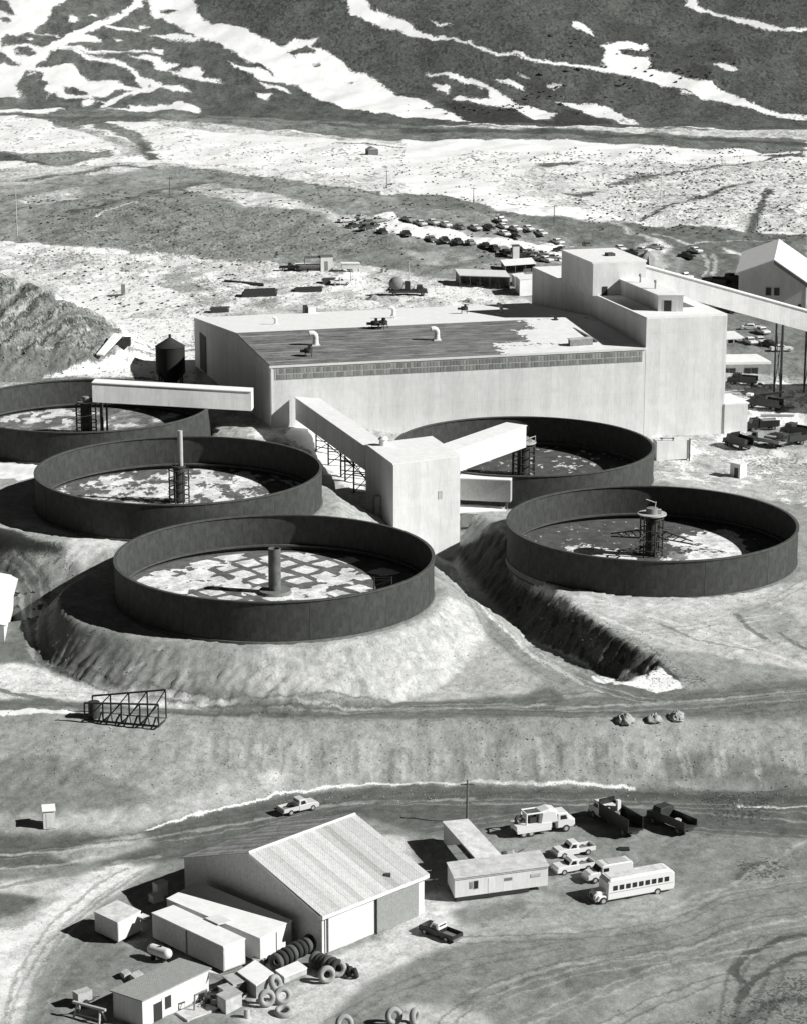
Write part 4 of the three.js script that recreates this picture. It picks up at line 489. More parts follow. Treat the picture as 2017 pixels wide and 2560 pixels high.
// ---------------------------------------------------------------- the mill: long hall, wing, head house
const FL = [-25.4, -463], FR = [48.2, -481.4], WR = [64.8, -485.6], BL = [-45.5, -528], BR = [28.1, -546.4];
{
  const t = thing('mill_building', 'long white mill hall with a glazed band under the eaves and dark streaked roof', 'building', [11, 2, -500]);
  const RL = mix2(FL, BL, .42), RRr = mix2(FR, BR, .42), eF = 21, eR = 22.35, eB = 18.6;
  wpart('front_wall', wall(FL, FR, 6, eF, 1, eF, -.35), white, t);
  const lw = wpart('end_wall', [wall(FL, RL, 6, eF, 6, eR, .35), wall(RL, BL, 6, eR, 6, eB, .35)], white, t);
  wpart('rear_wall', wall(BL, BR, 4, eB, 3, eB, .35), white, t);
  const Q = (p, y) => [p[0], y, p[1]];
  const roofF = new THREE.MeshStandardMaterial({ roughness: .95, side: THREE.DoubleSide });
  { // felt roof with the snow that is left lying in the corner by the wing, in the hall's own plan
    const n = 1024, a = new Uint8Array(n * n * 4);
    for (let j = 0; j < n; j++) for (let i = 0; i < n; i++) {
      const u = i / n * 76, v = j / n * 28, wu = u + .5 * nz(NB, u / 30, v / 30), wv = v + .5 * nz(NB, u / 30 + .5, v / 30);
      let al = .16 * (1 + .24 * nz(NB, u / 120, v / 7) + .14 * nz(NA, u / 40, v / 18) + .1 * nz(NC, u / 30, v / 20)) + (Math.abs(v % 7 - 3.5) < .25 ? .1 : 0);
      const edge = 47 + (wv > 4.6 ? 1.5 : 0) - wv * .1, sn = wu > edge && wv < 9.5 || wu > 55.5 && wv > 9 && wv < 19.5 || wu > 60 && wv < 28; if (sn) al = .76 * (1 + .03 * nz(NA, u / 20, v / 20));
      if (sn && Math.abs(wv - 7) < .35 && nz(NC, u / 20, .3) > .2 && u < 63) al = .1;
      const e = enc(al), k = (j * n + i) * 4; a[k] = a[k + 1] = a[k + 2] = e; a[k + 3] = 255;
    }
    const tx = new THREE.DataTexture(a, n, n); tx.colorSpace = THREE.SRGBColorSpace; tx.magFilter = THREE.LinearFilter; tx.needsUpdate = true; roofF.map = tx;
  }
  const rg = hexa(Q(FL, eF), Q(FR, eF), Q(RRr, eR), Q(RL, eR), [0, .2, 0]);
  { const p = rg.attributes.position, uv = rg.attributes.uv, ux = FR[0] - FL[0], uz = FR[1] - FL[1], vx = RL[0] - FL[0], vz = RL[1] - FL[1], det = ux * vz - uz * vx; for (let i = 0; i < p.count; i++) { const x = p.getX(i) - FL[0], z = p.getZ(i) - FL[1]; uv.setXY(i, (x * vz - z * vx) / det, (ux * z - uz * x) / det); } }
  wpart('front_roof', rg, roofF, t);
  wpart('rear_roof', hexa(Q(RL, eR), Q(RRr, eR), Q(BR, eB), Q(BL, eB), [0, .22, 0]), snowMat, t);
  wpart('eaves_trim', wall(mv(FL, FR, -.3), mv(FR, FL, .05), eF - .15, eF + .26, eF - .15, eF + .26, .2), whitePlain, t);
  wpart('corner_post', wall(mv(FL, FR, -.25), mv(FL, FR, .35), 6, eF, 6, eF, .1), whitePlain, t);
  // glazed band: two rows of panes in a grey frame
  const band = wpart('window_band', wall(mv(FL, FR, .7), mv(FL, FR, 75.2), 18.45, 20.75, 18.45, 20.75, .06), M(.55, dirtyTex), t);
  const L = Math.hypot(FR[0] - FL[0], FR[1] - FL[1]), ang = Math.atan2(-(FR[1] - FL[1]), FR[0] - FL[0]), pg = new THREE.BoxGeometry(.52, .92, .05), pm = [M(.2, null, .4), M(.24, null, .4), M(.28, null, .4), M(.34, null, .4)];
  for (let r = 0; r < 2; r++) for (let k = 0; k < 112; k++) { const q = mv(FL, FR, 1 + (k + .5) * .662), o = new THREE.Mesh(pg, pm[(hash(k * 1.7 + r * 53) * 4) | 0]); o.name = 'pane'; o.position.set(q[0] + .085 * Math.sin(ang) - t.position.x, 19.02 + r * 1.12 - t.position.y, q[1] + .085 * Math.cos(ang) - t.position.z); o.rotation.y = ang; band.add(o); }
  wpart('louver', wall(mix2(FL, BL, .83), mix2(FL, BL, .92), 8.6, 16.6, 8.6, 16.6, -.12), darkGrey, t, lw);
  wpart('drain_pipe', [bar([FL[0] + .05, 9, FL[1] + .25], [FL[0] + .05, 20.8, FL[1] + .25], .1)], pale, t);
}
const dirV = [(BL[0] - FL[0]) / 68, (BL[1] - FL[1]) / 68];
const back = (p, s) => [p[0] + dirV[0] * s, p[1] + dirV[1] * s];
{
  const t = thing('mill_wing', 'tall white wing at the right end of the mill hall with snow on its roof', 'building', [56, 1, -500]);
  const a = [FR[0] + .02, FR[1] + .03], b = [WR[0], WR[1] + .03], c = back(a, 66), y = 27;
  wpart('front_wall', wall(a, b, 0, y, 0, y, -.4), white, t); wpart('side_wall', wall(a, c, 2, y, 2, y, .4), M(.8, sheetTex), t);
  wpart('side_wall', wall(b, back(b, 66), 0, y, 2, y, -.4), white, t); wpart('rear_wall', wall(c, back(b, 66), 2, y, 2, y, .4), white, t);
  wpart('roof', hexa([a[0] + .05, y, a[1] - .1], [b[0], y, b[1] - .1], [back(b, 66)[0], y, back(b, 66)[1]], [c[0] + .05, y, c[1]], [0, .3, 0]), snowMat, t);
  wpart('wall_patch', wall(mv(a, b, 10.4), mv(a, b, 16.2), 11, 17, 11, 17, .015), M(.8, sheetTex), t);
  wpart('roof_gravel', block(back(mv(a, b, 9), 9), back(mv(a, b, 14), 9), back(mv(a, b, 9), 24), y + .31, y + .36), midGrey, t);
  const an = thing('mill_annex', 'low white annex at the foot of the tall wing', 'building', [WR[0] + 2.5, 1, WR[1]]);
  const p = [WR[0] + .05, WR[1] + .3], q = mv(p, [p[0] + (WR[0] - FR[0]), p[1] + (WR[1] - FR[1])], 5); wpart('walls', block(p, q, back(p, 9), 0, 8.6), white, an); wpart('roof', block(mv(p, q, -.0), mv(q, p, -.3), back(p, 9.2), 8.61, 8.9), roofWhite, an);
}
{
  const t = thing('head_house', 'tall white head house block standing on the mill wing roof', 'building', [44, 27.3, -515]);
  const a = [39.35, -506.5], b = mv(a, [a[0] + 16.6, a[1] - 4.2], 11.6), c = back(a, 18.5);
  wpart('walls', block(a, b, c, 27.31, 34), white, t); wpart('roof', block(mv(a, b, -.2), mv(b, a, -.2), back(mv(a, b, -.2), 18.8), 34.01, 34.35), roofWhite, t);
  wpart('parapet', [wall(back(a, 18.2), back(b, 18.2), 34.36, 34.8, 34.36, 34.8, .3)], grey, t); wpart('roof_hatch', block(back(mv(a, b, 6), 7), back(mv(a, b, 7.6), 7), back(mv(a, b, 6), 9), 34.36, 34.9), darkGrey, t);
  wpart('doorway', wall(mv(a, b, 2), mv(a, b, 3.2), 27.32, 29.2, 27.32, 29.2, .05), black, t);
  const u = thing('roof_penthouse', 'white roof penthouse with a dark doorway on the mill wing', 'penthouse', [52, 27.3, -495]);
  const p = [51.2,-488.56], q = [56.14,-488.1], s = back(p, 23); wpart('walls', block(p, q, s, 27.31, 30.4), white, u); wpart('roof', block(mv(p, q, -.2), mv(q, p, -.2), back(mv(p, q, -.2), 23), 30.41, 30.65), roofWhite, u);
  const dr = wpart('door_frame', wall(mv(p, q, 1), mv(p, q, 2.9), 27.32, 29.75, 27.32, 29.75, .04), whitePlain, u); wpart('doorway', wall(mv(p, q, 1.15), mv(p, q, 2.6), 27.33, 29.55, 27.33, 29.55, .08), black, u, dr); wpart('door_leaf', wall(mv(p, q, 2.75), mv(p, q, 3.7), 27.33, 29.5, 27.33, 29.5, .1), whitePlain, u);
  for (const [k, v] of [[.3, 16], [.6, 8]]) { const w = back(mv(p, q, 2.5), v); const vt = thing('roof_pipe', k < .5 ? 'short vent pipe on the penthouse roof near the head house' : 'short vent pipe on the penthouse roof above its door', 'pipe', [w[0], 30.65, w[1]], 0, 'penthouse vent pipes'); part('stack', cyl(.22, .22, 1.3, 0, 0, 0, 10), pale, vt); part('cowl', cyl(.4, .3, .5, 0, 1.3, 0, 10), pale, vt); }
}
{ // inclined conveyor gallery off to the right
  const t = thing('conveyor_gallery', 'long white inclined conveyor gallery running down from the head house to the right', 'gallery', [75, 3, -518]);
  const a = [50.4, -510.2], b = [130, -530], w = [-.9, -3.2], ya = 33, yb = 8.3, h = 4.4;
  wpart('tube', hexa([a[0], ya - h, a[1]], [b[0], yb - h, b[1]], [b[0] + w[0], yb - h, b[1] + w[1]], [a[0] + w[0], ya - h, a[1] + w[1]], [0, h, 0]), white, t);
  wpart('roof', hexa([a[0], ya + .01, a[1] + .25], [b[0], yb + .01, b[1] + .25], [b[0] + w[0], yb + .01, b[1] + w[1] - .25], [a[0] + w[0], ya + .01, a[1] + w[1] - .25], [0, .18, 0]), roofWhite, t);
  for (const s of [.385, .47, .62, .8]) { const x = a[0] + (b[0] - a[0]) * s, z = a[1] + (b[1] - a[1]) * s, y = ya + (yb - ya) * s - h, g = gy(x, z) - .2; if (y - g < 1) continue; wpart('trestle', [bar([x, g, z], [x, y, z], .3), bar([x + w[0], g, z + w[1]], [x + w[0], y, z + w[1]], .22), bar([x, g + 1, z], [x + w[0], y - 1, z + w[1]], .1), bar([x + w[0], g + 1, z + w[1]], [x, y - 1, z], .1)], steelDark, t); }
}
// ---------------------------------------------------------------- transfer tower and galleries between the tanks
{
  const t = thing('transfer_tower', 'square white transfer tower between the tanks where the galleries meet', 'tower', [1.6, 0, -414]);
  const a = [-1.7, -404.4], b = [9.7, -410.4], c = [-6.6, -419];
  wpart('walls', block(a, b, c, -2, 16), white, t); wpart('roof', block(mv(a, b, -.15), mv(b, a, -.15), c, 16.01, 16.25), roofWhite, t);
  wpart('roof_fan', [cyl(.8, .7, 1.1, -3.5, 16.26, -418, 14), cyl(.95, .5, .5, -3.5, 17.36, -418, 14)], whitePlain, t);
  wpart('wall_vent', wall(mv(a, b, 8.6), mv(a, b, 9.4), 9, 10.4, 9, 10.4, .06), pale, t);
  wpart('side_duct', [block([-4.3, -411.5], [-3.9, -410.4], [-5.3, -411.1], 3, 9)], grey, t);
}
function gallery(label, a, b, w, ya, yb, h, m, bents = [], over = .2) {   // a->b is the near (camera side) top edge; w points across to the far edge
  const t = thing('gallery', label, 'gallery', [(a[0] + b[0]) / 2, Math.min(ya, yb) - h - 4, (a[1] + b[1]) / 2], 0, 'enclosed galleries');
  wpart('tube', hexa([a[0], ya - h, a[1]], [b[0], yb - h, b[1]], [b[0] + w[0], yb - h, b[1] + w[1]], [a[0] + w[0], ya - h, a[1] + w[1]], [0, h, 0]), m, t);
  const L = Math.hypot(...w), o = [w[0] / L * over, w[1] / L * over];
  wpart('roof', hexa([a[0] - o[0], ya + .01, a[1] - o[1]], [b[0] - o[0], yb + .01, b[1] - o[1]], [b[0] + w[0] + o[0], yb + .01, b[1] + w[1] + o[1]], [a[0] + w[0] + o[0], ya + .01, a[1] + w[1] + o[1]], [0, .16, 0]), roofWhite, t);
  for (const [s, deep] of bents) {
    const x = a[0] + (b[0] - a[0]) * s, z = a[1] + (b[1] - a[1]) * s, y = ya + (yb - ya) * s - h, g0 = (deep ?? gy(x, z)) - .2, g1 = (deep ?? gy(x + w[0], z + w[1])) - .2, q = [];
    q.push(bar([x, g0, z], [x, y, z], .17), bar([x + w[0], g1, z + w[1]], [x + w[0], y, z + w[1]], .17));
    for (const f of [.3, .65]) q.push(bar([x, g0 + (y - g0) * f, z], [x + w[0], g1 + (y - g1) * f, z + w[1]], .1)); q.push(bar([x, g0 + .3, z], [x + w[0], y - .2, z + w[1]], .08), bar([x + w[0], g1 + .3, z + w[1]], [x, y - .2, z], .08));
    wpart('trestle', q, steelDark, t);
  }
  return t;
}
gallery('white gallery on dark trestles from the mill front wall to the transfer tower', [-20.8, -463.6], [-6.9, -420.2], [4.6, 1.5], 14.9, 15.6, 4.3, M(.8, sheetTex), [[.32], [.5], [.68], [.74], [.86]]);
gallery('short white bridge gallery from the transfer tower over the rim to the tank centre', [8.6, -418.3], [22.4, -438.6], [-3.4, -2.3], 15, 15, 4, white, []);
gallery('small corrugated gallery low on the right of the transfer tower', [9.6, -419], [18.7, -417.3], [.6, -3], 10, 10, 3.9, M(.5, ribTex), [[.92]]);
gallery('long white gallery from the mill corner to the centre of the farthest left tank', [-58.8, -455], [-28.9, -458], [.2, -3], 19.6, 17.2, 3.7, M(.9, sheetTex), []);
{
  const t = thing('pump_house', 'low snow-roofed pump house under the small corrugated gallery', 'shed', [14, 3, -421]);
  wpart('walls', block([9.3, -415.5], [17.6, -416.8], [9.9, -420], 0, 4.6), grey, t); wpart('roof', block([9.1, -415.2], [17.9, -416.6], [9.8, -420.2], 4.61, 4.85), snowMat, t); wpart('gable_hood', [hexa([9.9, 2.3, -413.2], [12.9, 2.3, -413.7], [12.9, 4.2, -415.2], [9.9, 4.2, -414.8], [.1, .5, .4])], timber, t);
}
{
  const [x, z] = [-48.4, -502], y = gy(x, z), t = thing('hopper_silo', 'dark upright silo with pointed cap and hopper bottom on legs', 'silo', [x, y, z]);
  part('shell', cyl(3.05, 3.05, 5.6, 0, 3.4, 0, 18), M(.014, plateTex, .8), t); part('cap', cyl(3.15, .5, 1.7, 0, 9.01, 0, 18), M(.035, plateTex, .8), t); part('vent', cyl(.3, .3, .8, 0, 10.7, 0, 10), steelDark, t); part('hopper', cyl(.7, 3.05, 2.6, 0, .8, 0, 18), M(.014, plateTex, .8), t);
  for (const [i, j] of [[1, 1], [1, -1], [-1, 1], [-1, -1]]) part('leg', bar([i * 2.2, -.3, j * 2.2], [i * 2.2, 4, j * 2.2], .2), steelDark, t);
}
// white fenced store beside the tank and small hut
{
  const p = [48.53,-458.65], q = [54.87,-460.35], t = thing('white_trailer', 'plain white box trailer beside the tank at the mill wall', 'trailer', [p[0], gy(...p), p[1]]), y = gy(...q);
  wpart('box', block(p, q, [p[0] - .4, p[1] - 3.2], y + .3, y + 4), white, t); wpart('skid', [block(mv(p, q, .3), mv(q, p, .3), [p[0] - .1, p[1] - 2.8], y - .3, y + .29)], steelDark, t); wpart('end_post', bar([q[0] + .15, y - .2, q[1] + .1], [q[0] + .15, y + 4.3, q[1] + .1], .14), steelDark, t); wpart('roof_rack', [box(.3, .7, .3, p[0] + 1, y + 4, p[1] - 1), box(.3, .7, .3, p[0] + 3.2, y + 4, p[1] - 1), box(2.8, .2, .3, p[0] + 2, y + 4.4, p[1] - 1)], pale, t);
}
{
  const [x, z] = [62.82,-446.87], t = thing('gate_hut', 'small white hut with a shaded side by the right hand track', 'hut', [x, gy(x, z), z - 1], .75);
  part('walls', box(2, 2.8, 2.4, 0, -.2, 0), whitePlain, t); part('roof', box(2.3, .15, 2.7, 0, 2.61, 0), roofWhite, t); part('door', box(.04, 1.9, .9, -1.02, 0, .3), darkGrey, t);
}

// ---------------------------------------------------------------- workshop shed in the lower yard
{
  const t = thing('workshop_shed', 'large gabled corrugated workshop with sliding doors in the lower yard', 'shed', [-12, -4, -263]);
  const a = [-9.1, -254.3], b = [2.4, -265.7], c = [-25.9, -270.4], L = Math.hypot(b[0] - a[0], b[1] - a[1]), yb = -4.2, ye = 1, yr = 5, Q = (p, y) => [p[0], y, p[1]];
  const m = mix2(a, c, .5), d = [b[0] + c[0] - a[0], b[1] + c[1] - a[1]], n = mix2(b, d, .5);
  const sideM = M(.72, ribTex, .8), frontM = M(.78, sheetTex, .75);
  wpart('front_wall', wall(a, b, yb, ye, yb, ye, -.2), frontM, t);
  wpart('gable_wall', [wall(m, a, yb, yr, yb, ye, -.2), wall(c, m, yb, ye, yb, yr, -.2)], sideM, t);
  wpart('gable_wall', [wall(b, n, yb, ye, yb, yr, -.2), wall(n, d, yb, yr, yb, ye, -.2)], sideM, t); wpart('rear_wall', wall(d, c, yb, ye, yb, ye, -.2), sideM, t);
  const tones = [.7, .6, .74, .66, .58, .72], rm = tones.map((v) => M(v, ribTex, .6, .15)), rearShade = [M(.42, plateTex, .8), M(.5, plateTex, .8), M(.36, plateTex, .8)];  // rear sheets: streaked, toned darker to stand in for that slope's shade
  for (const side of [0, 1]) {
    const e0 = side ? c : a, e1 = side ? d : b, ov = 1.04, K = 18;
    const roof = group(side ? 'rear_roof' : 'front_roof', t), lo = (s) => { const p = mix2(e0, e1, s), r = mix2(m, n, s); return [r[0] + (p[0] - r[0]) * ov, r[1] + (p[1] - r[1]) * ov]; }, hi = (s) => mix2(m, n, s);
    for (let k = 0; k < K; k++) { const s0 = -.02 + 1.04 * k / K, s1 = -.02 + 1.04 * (k + 1) / K + .004, up = (k & 1) * .02, dk = !side && (k === 11 || k === 12 || k === 6 || k === 16); wpart('roof_sheet', hexa(Q(lo(s0), ye - .12 + up), Q(lo(s1), ye - .12 + up), Q(hi(s1), yr + .04 + up), Q(hi(s0), yr + .04 + up), [0, .06, 0]), dk ? M(k === 12 ? .46 : .58, ribTex, .6, .15) : side ? rearShade[k % 3] : rm[(hash(k + side * 9) * 6) | 0], t, roof); }
  }
  wpart('ridge_cap', [bar(Q(mix2(m, n, -.02), yr + .12), Q(mix2(m, n, 1.02), yr + .12), .16)], whitePlain, t);
  wpart('fascia', wall(mv(a, b, -.35), mv(b, a, -.35), ye - .5, ye - .1, ye - .5, ye - .1, .5), whitePlain, t);
  wpart('barge_board', [hexa(Q(mv(a, b, -.36), ye - .15), Q(mv(a, b, -.2), ye - .15), Q(mv(m, n, -.2), yr + .08), Q(mv(m, n, -.36), yr + .08), [0, -.3, 0])], whitePlain, t);
  const dl = wpart('sliding_door', wall(mv(a, b, .9), mv(a, b, L * .5), -3.9, .35, -3.9, .35, .12), M(.74, sheetTex), t);
  const dr = wpart('sliding_door', wall(mv(a, b, L * .515), mv(a, b, L * .93), -3.9, .35, -3.9, .35, .22), M(.32, ribTex), t); dr.userData.label = 'grey sliding door leaf';
  wpart('door_post', bar([...[mv(a, b, L * .507)[0] + .2], -4, mv(a, b, L * .507)[1] + .2], [mv(a, b, L * .507)[0] + .2, .4, mv(a, b, L * .507)[1] + .2], .12), black, t);
  wpart('downpipe', bar([mv(a, b, .55)[0] + .15, -4, mv(a, b, .55)[1] + .15], [mv(a, b, .55)[0] + .15, .7, mv(a, b, .55)[1] + .15], .08), steelDark, t);
  wpart('door_track', wall(mv(a, b, .3), mv(b, a, .3), .36, .5, .36, .5, .3), midGrey, t); wpart('plinth', wall(mv(a, b, 0), mv(b, a, 0), -4.2, -3.92, -4.2, -3.92, .06), pale, t);
  wpart('roof_vent', [box(.7, .35, .5, 0, 0, 0)].map((g) => { g.translate(-1.6 - .2, 1.55, -263.6); return g; }), darkGrey, t);
}
// boxes standing about: plan corner, along, across (metres), base and top
function crate(name, label, cat, a, b, c, h, m, o = {}) {
  const y = gy(a[0], a[1]), t = thing(name, label, cat, [a[0], y, a[1]], 0, o.group), lift = o.lift ?? 0;
  wpart(o.body || 'body', block(a, b, c, y + lift - (lift ? 0 : .15), y + h), m, t);
  if (o.roof) { const e = o.over ?? .1, A = mv(a, b, -e), B = mv(b, a, -e), v = [c[0] - a[0], c[1] - a[1]], l = Math.hypot(...v), q = [v[0] / l * e, v[1] / l * e]; wpart('roof', block([A[0] - q[0], A[1] - q[1]], [B[0] - q[0], B[1] - q[1]], [A[0] + v[0] + q[0], A[1] + v[1] + q[1]], y + h + .005, y + h + .14), o.roof, t); }
  if (lift) { const r = lift * .55 + .12; for (const s of o.axles || [.12, .2]) for (const f of [.08, .92]) { const p = o.long === 'c' ? [a[0] + (c[0] - a[0]) * s + (b[0] - a[0]) * f, a[1] + (c[1] - a[1]) * s + (b[1] - a[1]) * f] : [a[0] + (b[0] - a[0]) * s + (c[0] - a[0]) * f, a[1] + (b[1] - a[1]) * s + (c[1] - a[1]) * f]; const g = new THREE.CylinderGeometry(r, r, .3, 14); g.rotateZ(Math.PI / 2); const dir = o.long === 'c' ? [c[0] - a[0], c[1] - a[1]] : [b[0] - a[0], b[1] - a[1]]; g.rotateY(Math.atan2(-dir[1], dir[0]) + Math.PI / 2); g.translate(p[0], y + r, p[1]); wpart('wheel', g, rubber, t); } for (const s of o.props || [.85]) { const p = o.long === 'c' ? [a[0] + (c[0] - a[0]) * s + (b[0] - a[0]) * .5, a[1] + (c[1] - a[1]) * s + (b[1] - a[1]) * .5] : [a[0] + (b[0] - a[0]) * s + (c[0] - a[0]) * .5, a[1] + (b[1] - a[1]) * s + (c[1] - a[1]) * .5]; wpart('prop', bar([p[0], y - .1, p[1]], [p[0], y + lift + .05, p[1]], .14), steelDark, t); } }
  o.extra?.(t, y); return t;
}
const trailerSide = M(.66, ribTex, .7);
crate('storage_trailer', 'long white storage trailer against the shaded gable of the workshop', 'trailer', [-15.88,-251.47], [-12.62,-256.26], [-27.22,-262.23], 3.3, white, { roof: roofWhite, over: .05, lift: .45, long: 'c', axles: [.75, .85], props: [.15], group: 'storage trailers', extra(t, y) { const a = [-15.88,-251.47], b = [-12.62,-256.26]; wpart('end_door', wall(mv(a, b, .15), mix2(a, b, .5), y + .6, y + 3.15, y + .6, y + 3.15, .04), whitePlain, t); wpart('end_door', wall(mix2(a, b, .51), mv(b, a, .15), y + .6, y + 3.15, y + .6, y + 3.15, .04), whitePlain, t); wpart('latch_bar', bar([mix2(a, b, .5)[0] + .08, y + .6, mix2(a, b, .5)[1] + .08], [mix2(a, b, .5)[0] + .08, y + 3.1, mix2(a, b, .5)[1] + .08], .04), midGrey, t); } });
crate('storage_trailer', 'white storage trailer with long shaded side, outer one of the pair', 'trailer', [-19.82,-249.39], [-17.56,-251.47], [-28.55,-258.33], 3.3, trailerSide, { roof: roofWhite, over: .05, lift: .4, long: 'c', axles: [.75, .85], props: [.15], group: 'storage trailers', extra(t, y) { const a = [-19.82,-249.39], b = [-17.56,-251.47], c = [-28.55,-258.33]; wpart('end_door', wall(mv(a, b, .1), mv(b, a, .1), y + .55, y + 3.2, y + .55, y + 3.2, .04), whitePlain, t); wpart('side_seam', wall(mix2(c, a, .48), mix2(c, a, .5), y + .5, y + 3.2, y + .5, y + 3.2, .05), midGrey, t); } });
{ const y = -.55, t = thing('gangway_board', 'short white board bridging the roofs of the two storage trailers', 'board'); const p = [-22.39,-256.47], q = [-20.73,-254.74]; t.position.set(p[0], y, p[1]); wpart('board', block(p, q, [p[0] + 1.5, p[1] - .9], y, y + .12), whitePlain, t); }
crate('small_trailer', 'small pale box trailer left of the storage trailers', 'trailer', [-32.32,-256.94], [-30.07,-260.12], [-35.31,-259.9], 2.6, M(.7, ribTex), { roof: M(.78, dirtyTex), over: .05, lift: .3, long: 'c', axles: [.5, .7], props: [.1], extra(t, y) { const a = [-32.32,-256.94], b = [-30.07,-260.12]; wpart('end_panel', wall(mv(a, b, .1), mv(b, a, .1), y + .4, y + 2.5, y + .4, y + 2.5, .04), whitePlain, t); wpart('awning', block(mv(b, a, .6), mv(b, a, -.4), [mv(b, a, .6)[0] + .9, mv(b, a, .6)[1] + .8], y + 2.2, y + 2.3), whitePlain, t); } });
{
  const [x, z] = [-27.22,-252.63], t = thing('fuel_tank', 'white horizontal fuel tank on saddles beside the outer storage trailer', 'tank', [x, gy(x, z), z - .3], -.62);
  const g = new THREE.CapsuleGeometry(.62, 2.1, 6, 16); g.rotateZ(Math.PI / 2); g.translate(0, 1.05, 0); part('shell', g, whitePlain, t); for (const s of [-.8, .8]) part('saddle', box(.2, .75, 1, s, -.1, 0), steelDark, t); part('filler_cap', cyl(.14, .14, .2, .2, 1.65, 0, 8), steelDark, t);
}
crate('tool_shed', 'flat-roofed tool shed with ribbed grey roof and white front at the bottom left', 'shed', [-27.44,-236.52], [-21.05,-244.14], [-30.77,-238.79], 3.15, M(.74, sheetTex), { roof: M(.36, ribTex), over: .25, extra(t, y) {
  const a = [-27.44,-236.52], b = [-21.05,-244.14], c = [-30.77,-238.79];
  wpart('doorway', wall(mv(a, b, 1.6), mv(a, b, 2.8), y, y + 2.1, y, y + 2.1, .04), black, t); wpart('window', wall(mv(a, b, 3.3), mv(a, b, 4.2), y + .9, y + 2.3, y + .9, y + 2.3, .04), glass, t); wpart('door_post', wall(mv(a, b, 2.82), mv(a, b, 2.98), y, y + 2.4, y, y + 2.4, .08), whitePlain, t); wpart('roof_light', [block([mix2(b, a, 0)[0], mix2(b, a, 0)[1]], [b[0] + 1.4, b[1] + .7], [b[0] - 1.2, b[1] - 1.2], y + 2.7, y + 2.82)], whitePlain, t); } });
crate('tarp_box', 'low pale box under a light cover beside the big tyre rows', 'box', [-15.87,-243.27], [-14.16,-246.13], [-18.03,-246.52], 1.5, M(.34, dirtyTex), { roof: roofWhite, over: .08 });
crate('plank_stack', 'low stack of pale planks beside the small tyre pile', 'lumber', [-13,-247.07], [-10.63,-249.37], [-14.05,-248.76], .7, pale, { roof: roofWhite, over: .04 });
for (const [l, a, b, c, h, m] of [
  ['dark crate in front of the low covered box', [-18.37,-244.02], [-16.41,-245.39], [-19.59,-245.98], 1.3, M(.08, dirtyTex)], ['light crate beside the tool shed corner', [-18.89,-239.63], [-17.29,-241.33], [-19.88,-240.95], 1.6, M(.6, dirtyTex)],
  ['tilted pale board crate behind the light crate', [-19.39,-243.06], [-18.15,-244.02], [-19.96,-243.83], 1.2, M(.45, dirtyTex)], ['flat pale pallet before the tool shed front', [-22.83,-237.76], [-19.85,-240.57], [-24.27,-239.63], .25, M(.66, dirtyTex)], ['small grey crate at the end of the storage trailer', [-16.36,-250.58], [-15.44,-251.61], [-16.88,-251.81], .8, M(.4, dirtyTex)],
  ['pale crate behind the tool shed', [-29.37,-246.77], [-28.53,-247.96], [-30.01,-247.76], .8, M(.6, dirtyTex)], ['low crate left of the tool shed roof', [-30.62,-247.76], [-30,-248.56], [-31.15,-248.56], .7, M(.5, dirtyTex)]]) crate('crate', l, 'crate', a, b, c, h, m, { group: 'crates and junk by the tool shed', roof: h > 1 ? M(.5, dirtyTex) : null });
for (const [l, x, z, r, h, m] of [['dark oil drum beside the tool shed door', ...[-21.03,-241.9], .32, .95, steelDark], ['second dark drum against the tool shed front', ...[-21.46,-243.06], .32, .95, darkGrey], ['grey drum in the junk right of the tool shed', ...[-19.81,-241.71], .32, .95, grey], ['pale drum in front of the junk crates', ...[-16.62,-238.78], .32, .95, pale]]) { const t = thing('oil_drum', l, 'drum', [x, gy(x, z), z], 0, 'oil drums'); part('shell', cyl(r, r, h, 0, 0, 0, 14), m, t); part('rim', cyl(r + .02, r + .02, .05, 0, h, 0, 14), m, t); part('hoop', cyl(r + .02, r + .02, .05, 0, h * .5, 0, 14), m, t); }
{ // person-high bent figure of pipes: engine hoist
  const [x, z] = [-21.77,-240.38], t = thing('engine_hoist', 'grey engine hoist leaning by the tool shed front', 'hoist', [x, gy(x, z), z], .4); part('base', [box(1.7, .12, .14, 0, 0, .45), box(1.7, .12, .14, 0, 0, -.45)], grey, t); part('mast', bar([-.6, .1, 0], [-.5, 2, 0], .1), grey, t); part('boom', bar([-.5, 1.9, 0], [.9, 2.3, 0], .09), grey, t); part('ram', bar([-.55, .9, 0], [.3, 2.1, 0], .06), steelDark, t); part('chain', bar([.9, 2.3, 0], [.9, 1.2, 0], .03), steelDark, t);
}
{ const [x, z] = [-33.28,-238.32], y = gy(x, z), t = thing('trestle_stand', 'pale timber trestle stand at the bottom left corner', 'trestle', [x, y, z], -.5); for (const s of [-1.7, 1.7]) for (const k of [-1, 1]) part('leg', bar([s, -.1, k * .7], [s * .85, 1.6, k * .1], .12), pale, t); part('beam', box(4.2, .25, .3, 0, 1.5, 0), pale, t); part('cross_bar', bar([-1.7, .6, .4], [1.7, .6, .4], .09), pale, t); }
{ const [x, z] = [-34.46,-241.9], y = gy(x, z), t = thing('compressor', 'small pale site compressor left of the tool shed', 'compressor', [x, y, z], .7); part('casing', box(1.8, 1.1, 1.1, 0, .5, 0), pale, t); part('frame', box(2.2, .15, 1.2, 0, .35, 0), steelDark, t); for (const s of [-1, 1]) { const g = new THREE.CylinderGeometry(.4, .4, .2, 14); g.rotateX(Math.PI / 2); g.translate(0, .35, s * .68); part('wheel', g, rubber, t); } part('grille', box(.04, .8, .8, .92, .65, 0), black, t); part('drawbar', bar([1.1, .42, 0], [2.2, .25, 0], .06), steelDark, t); }
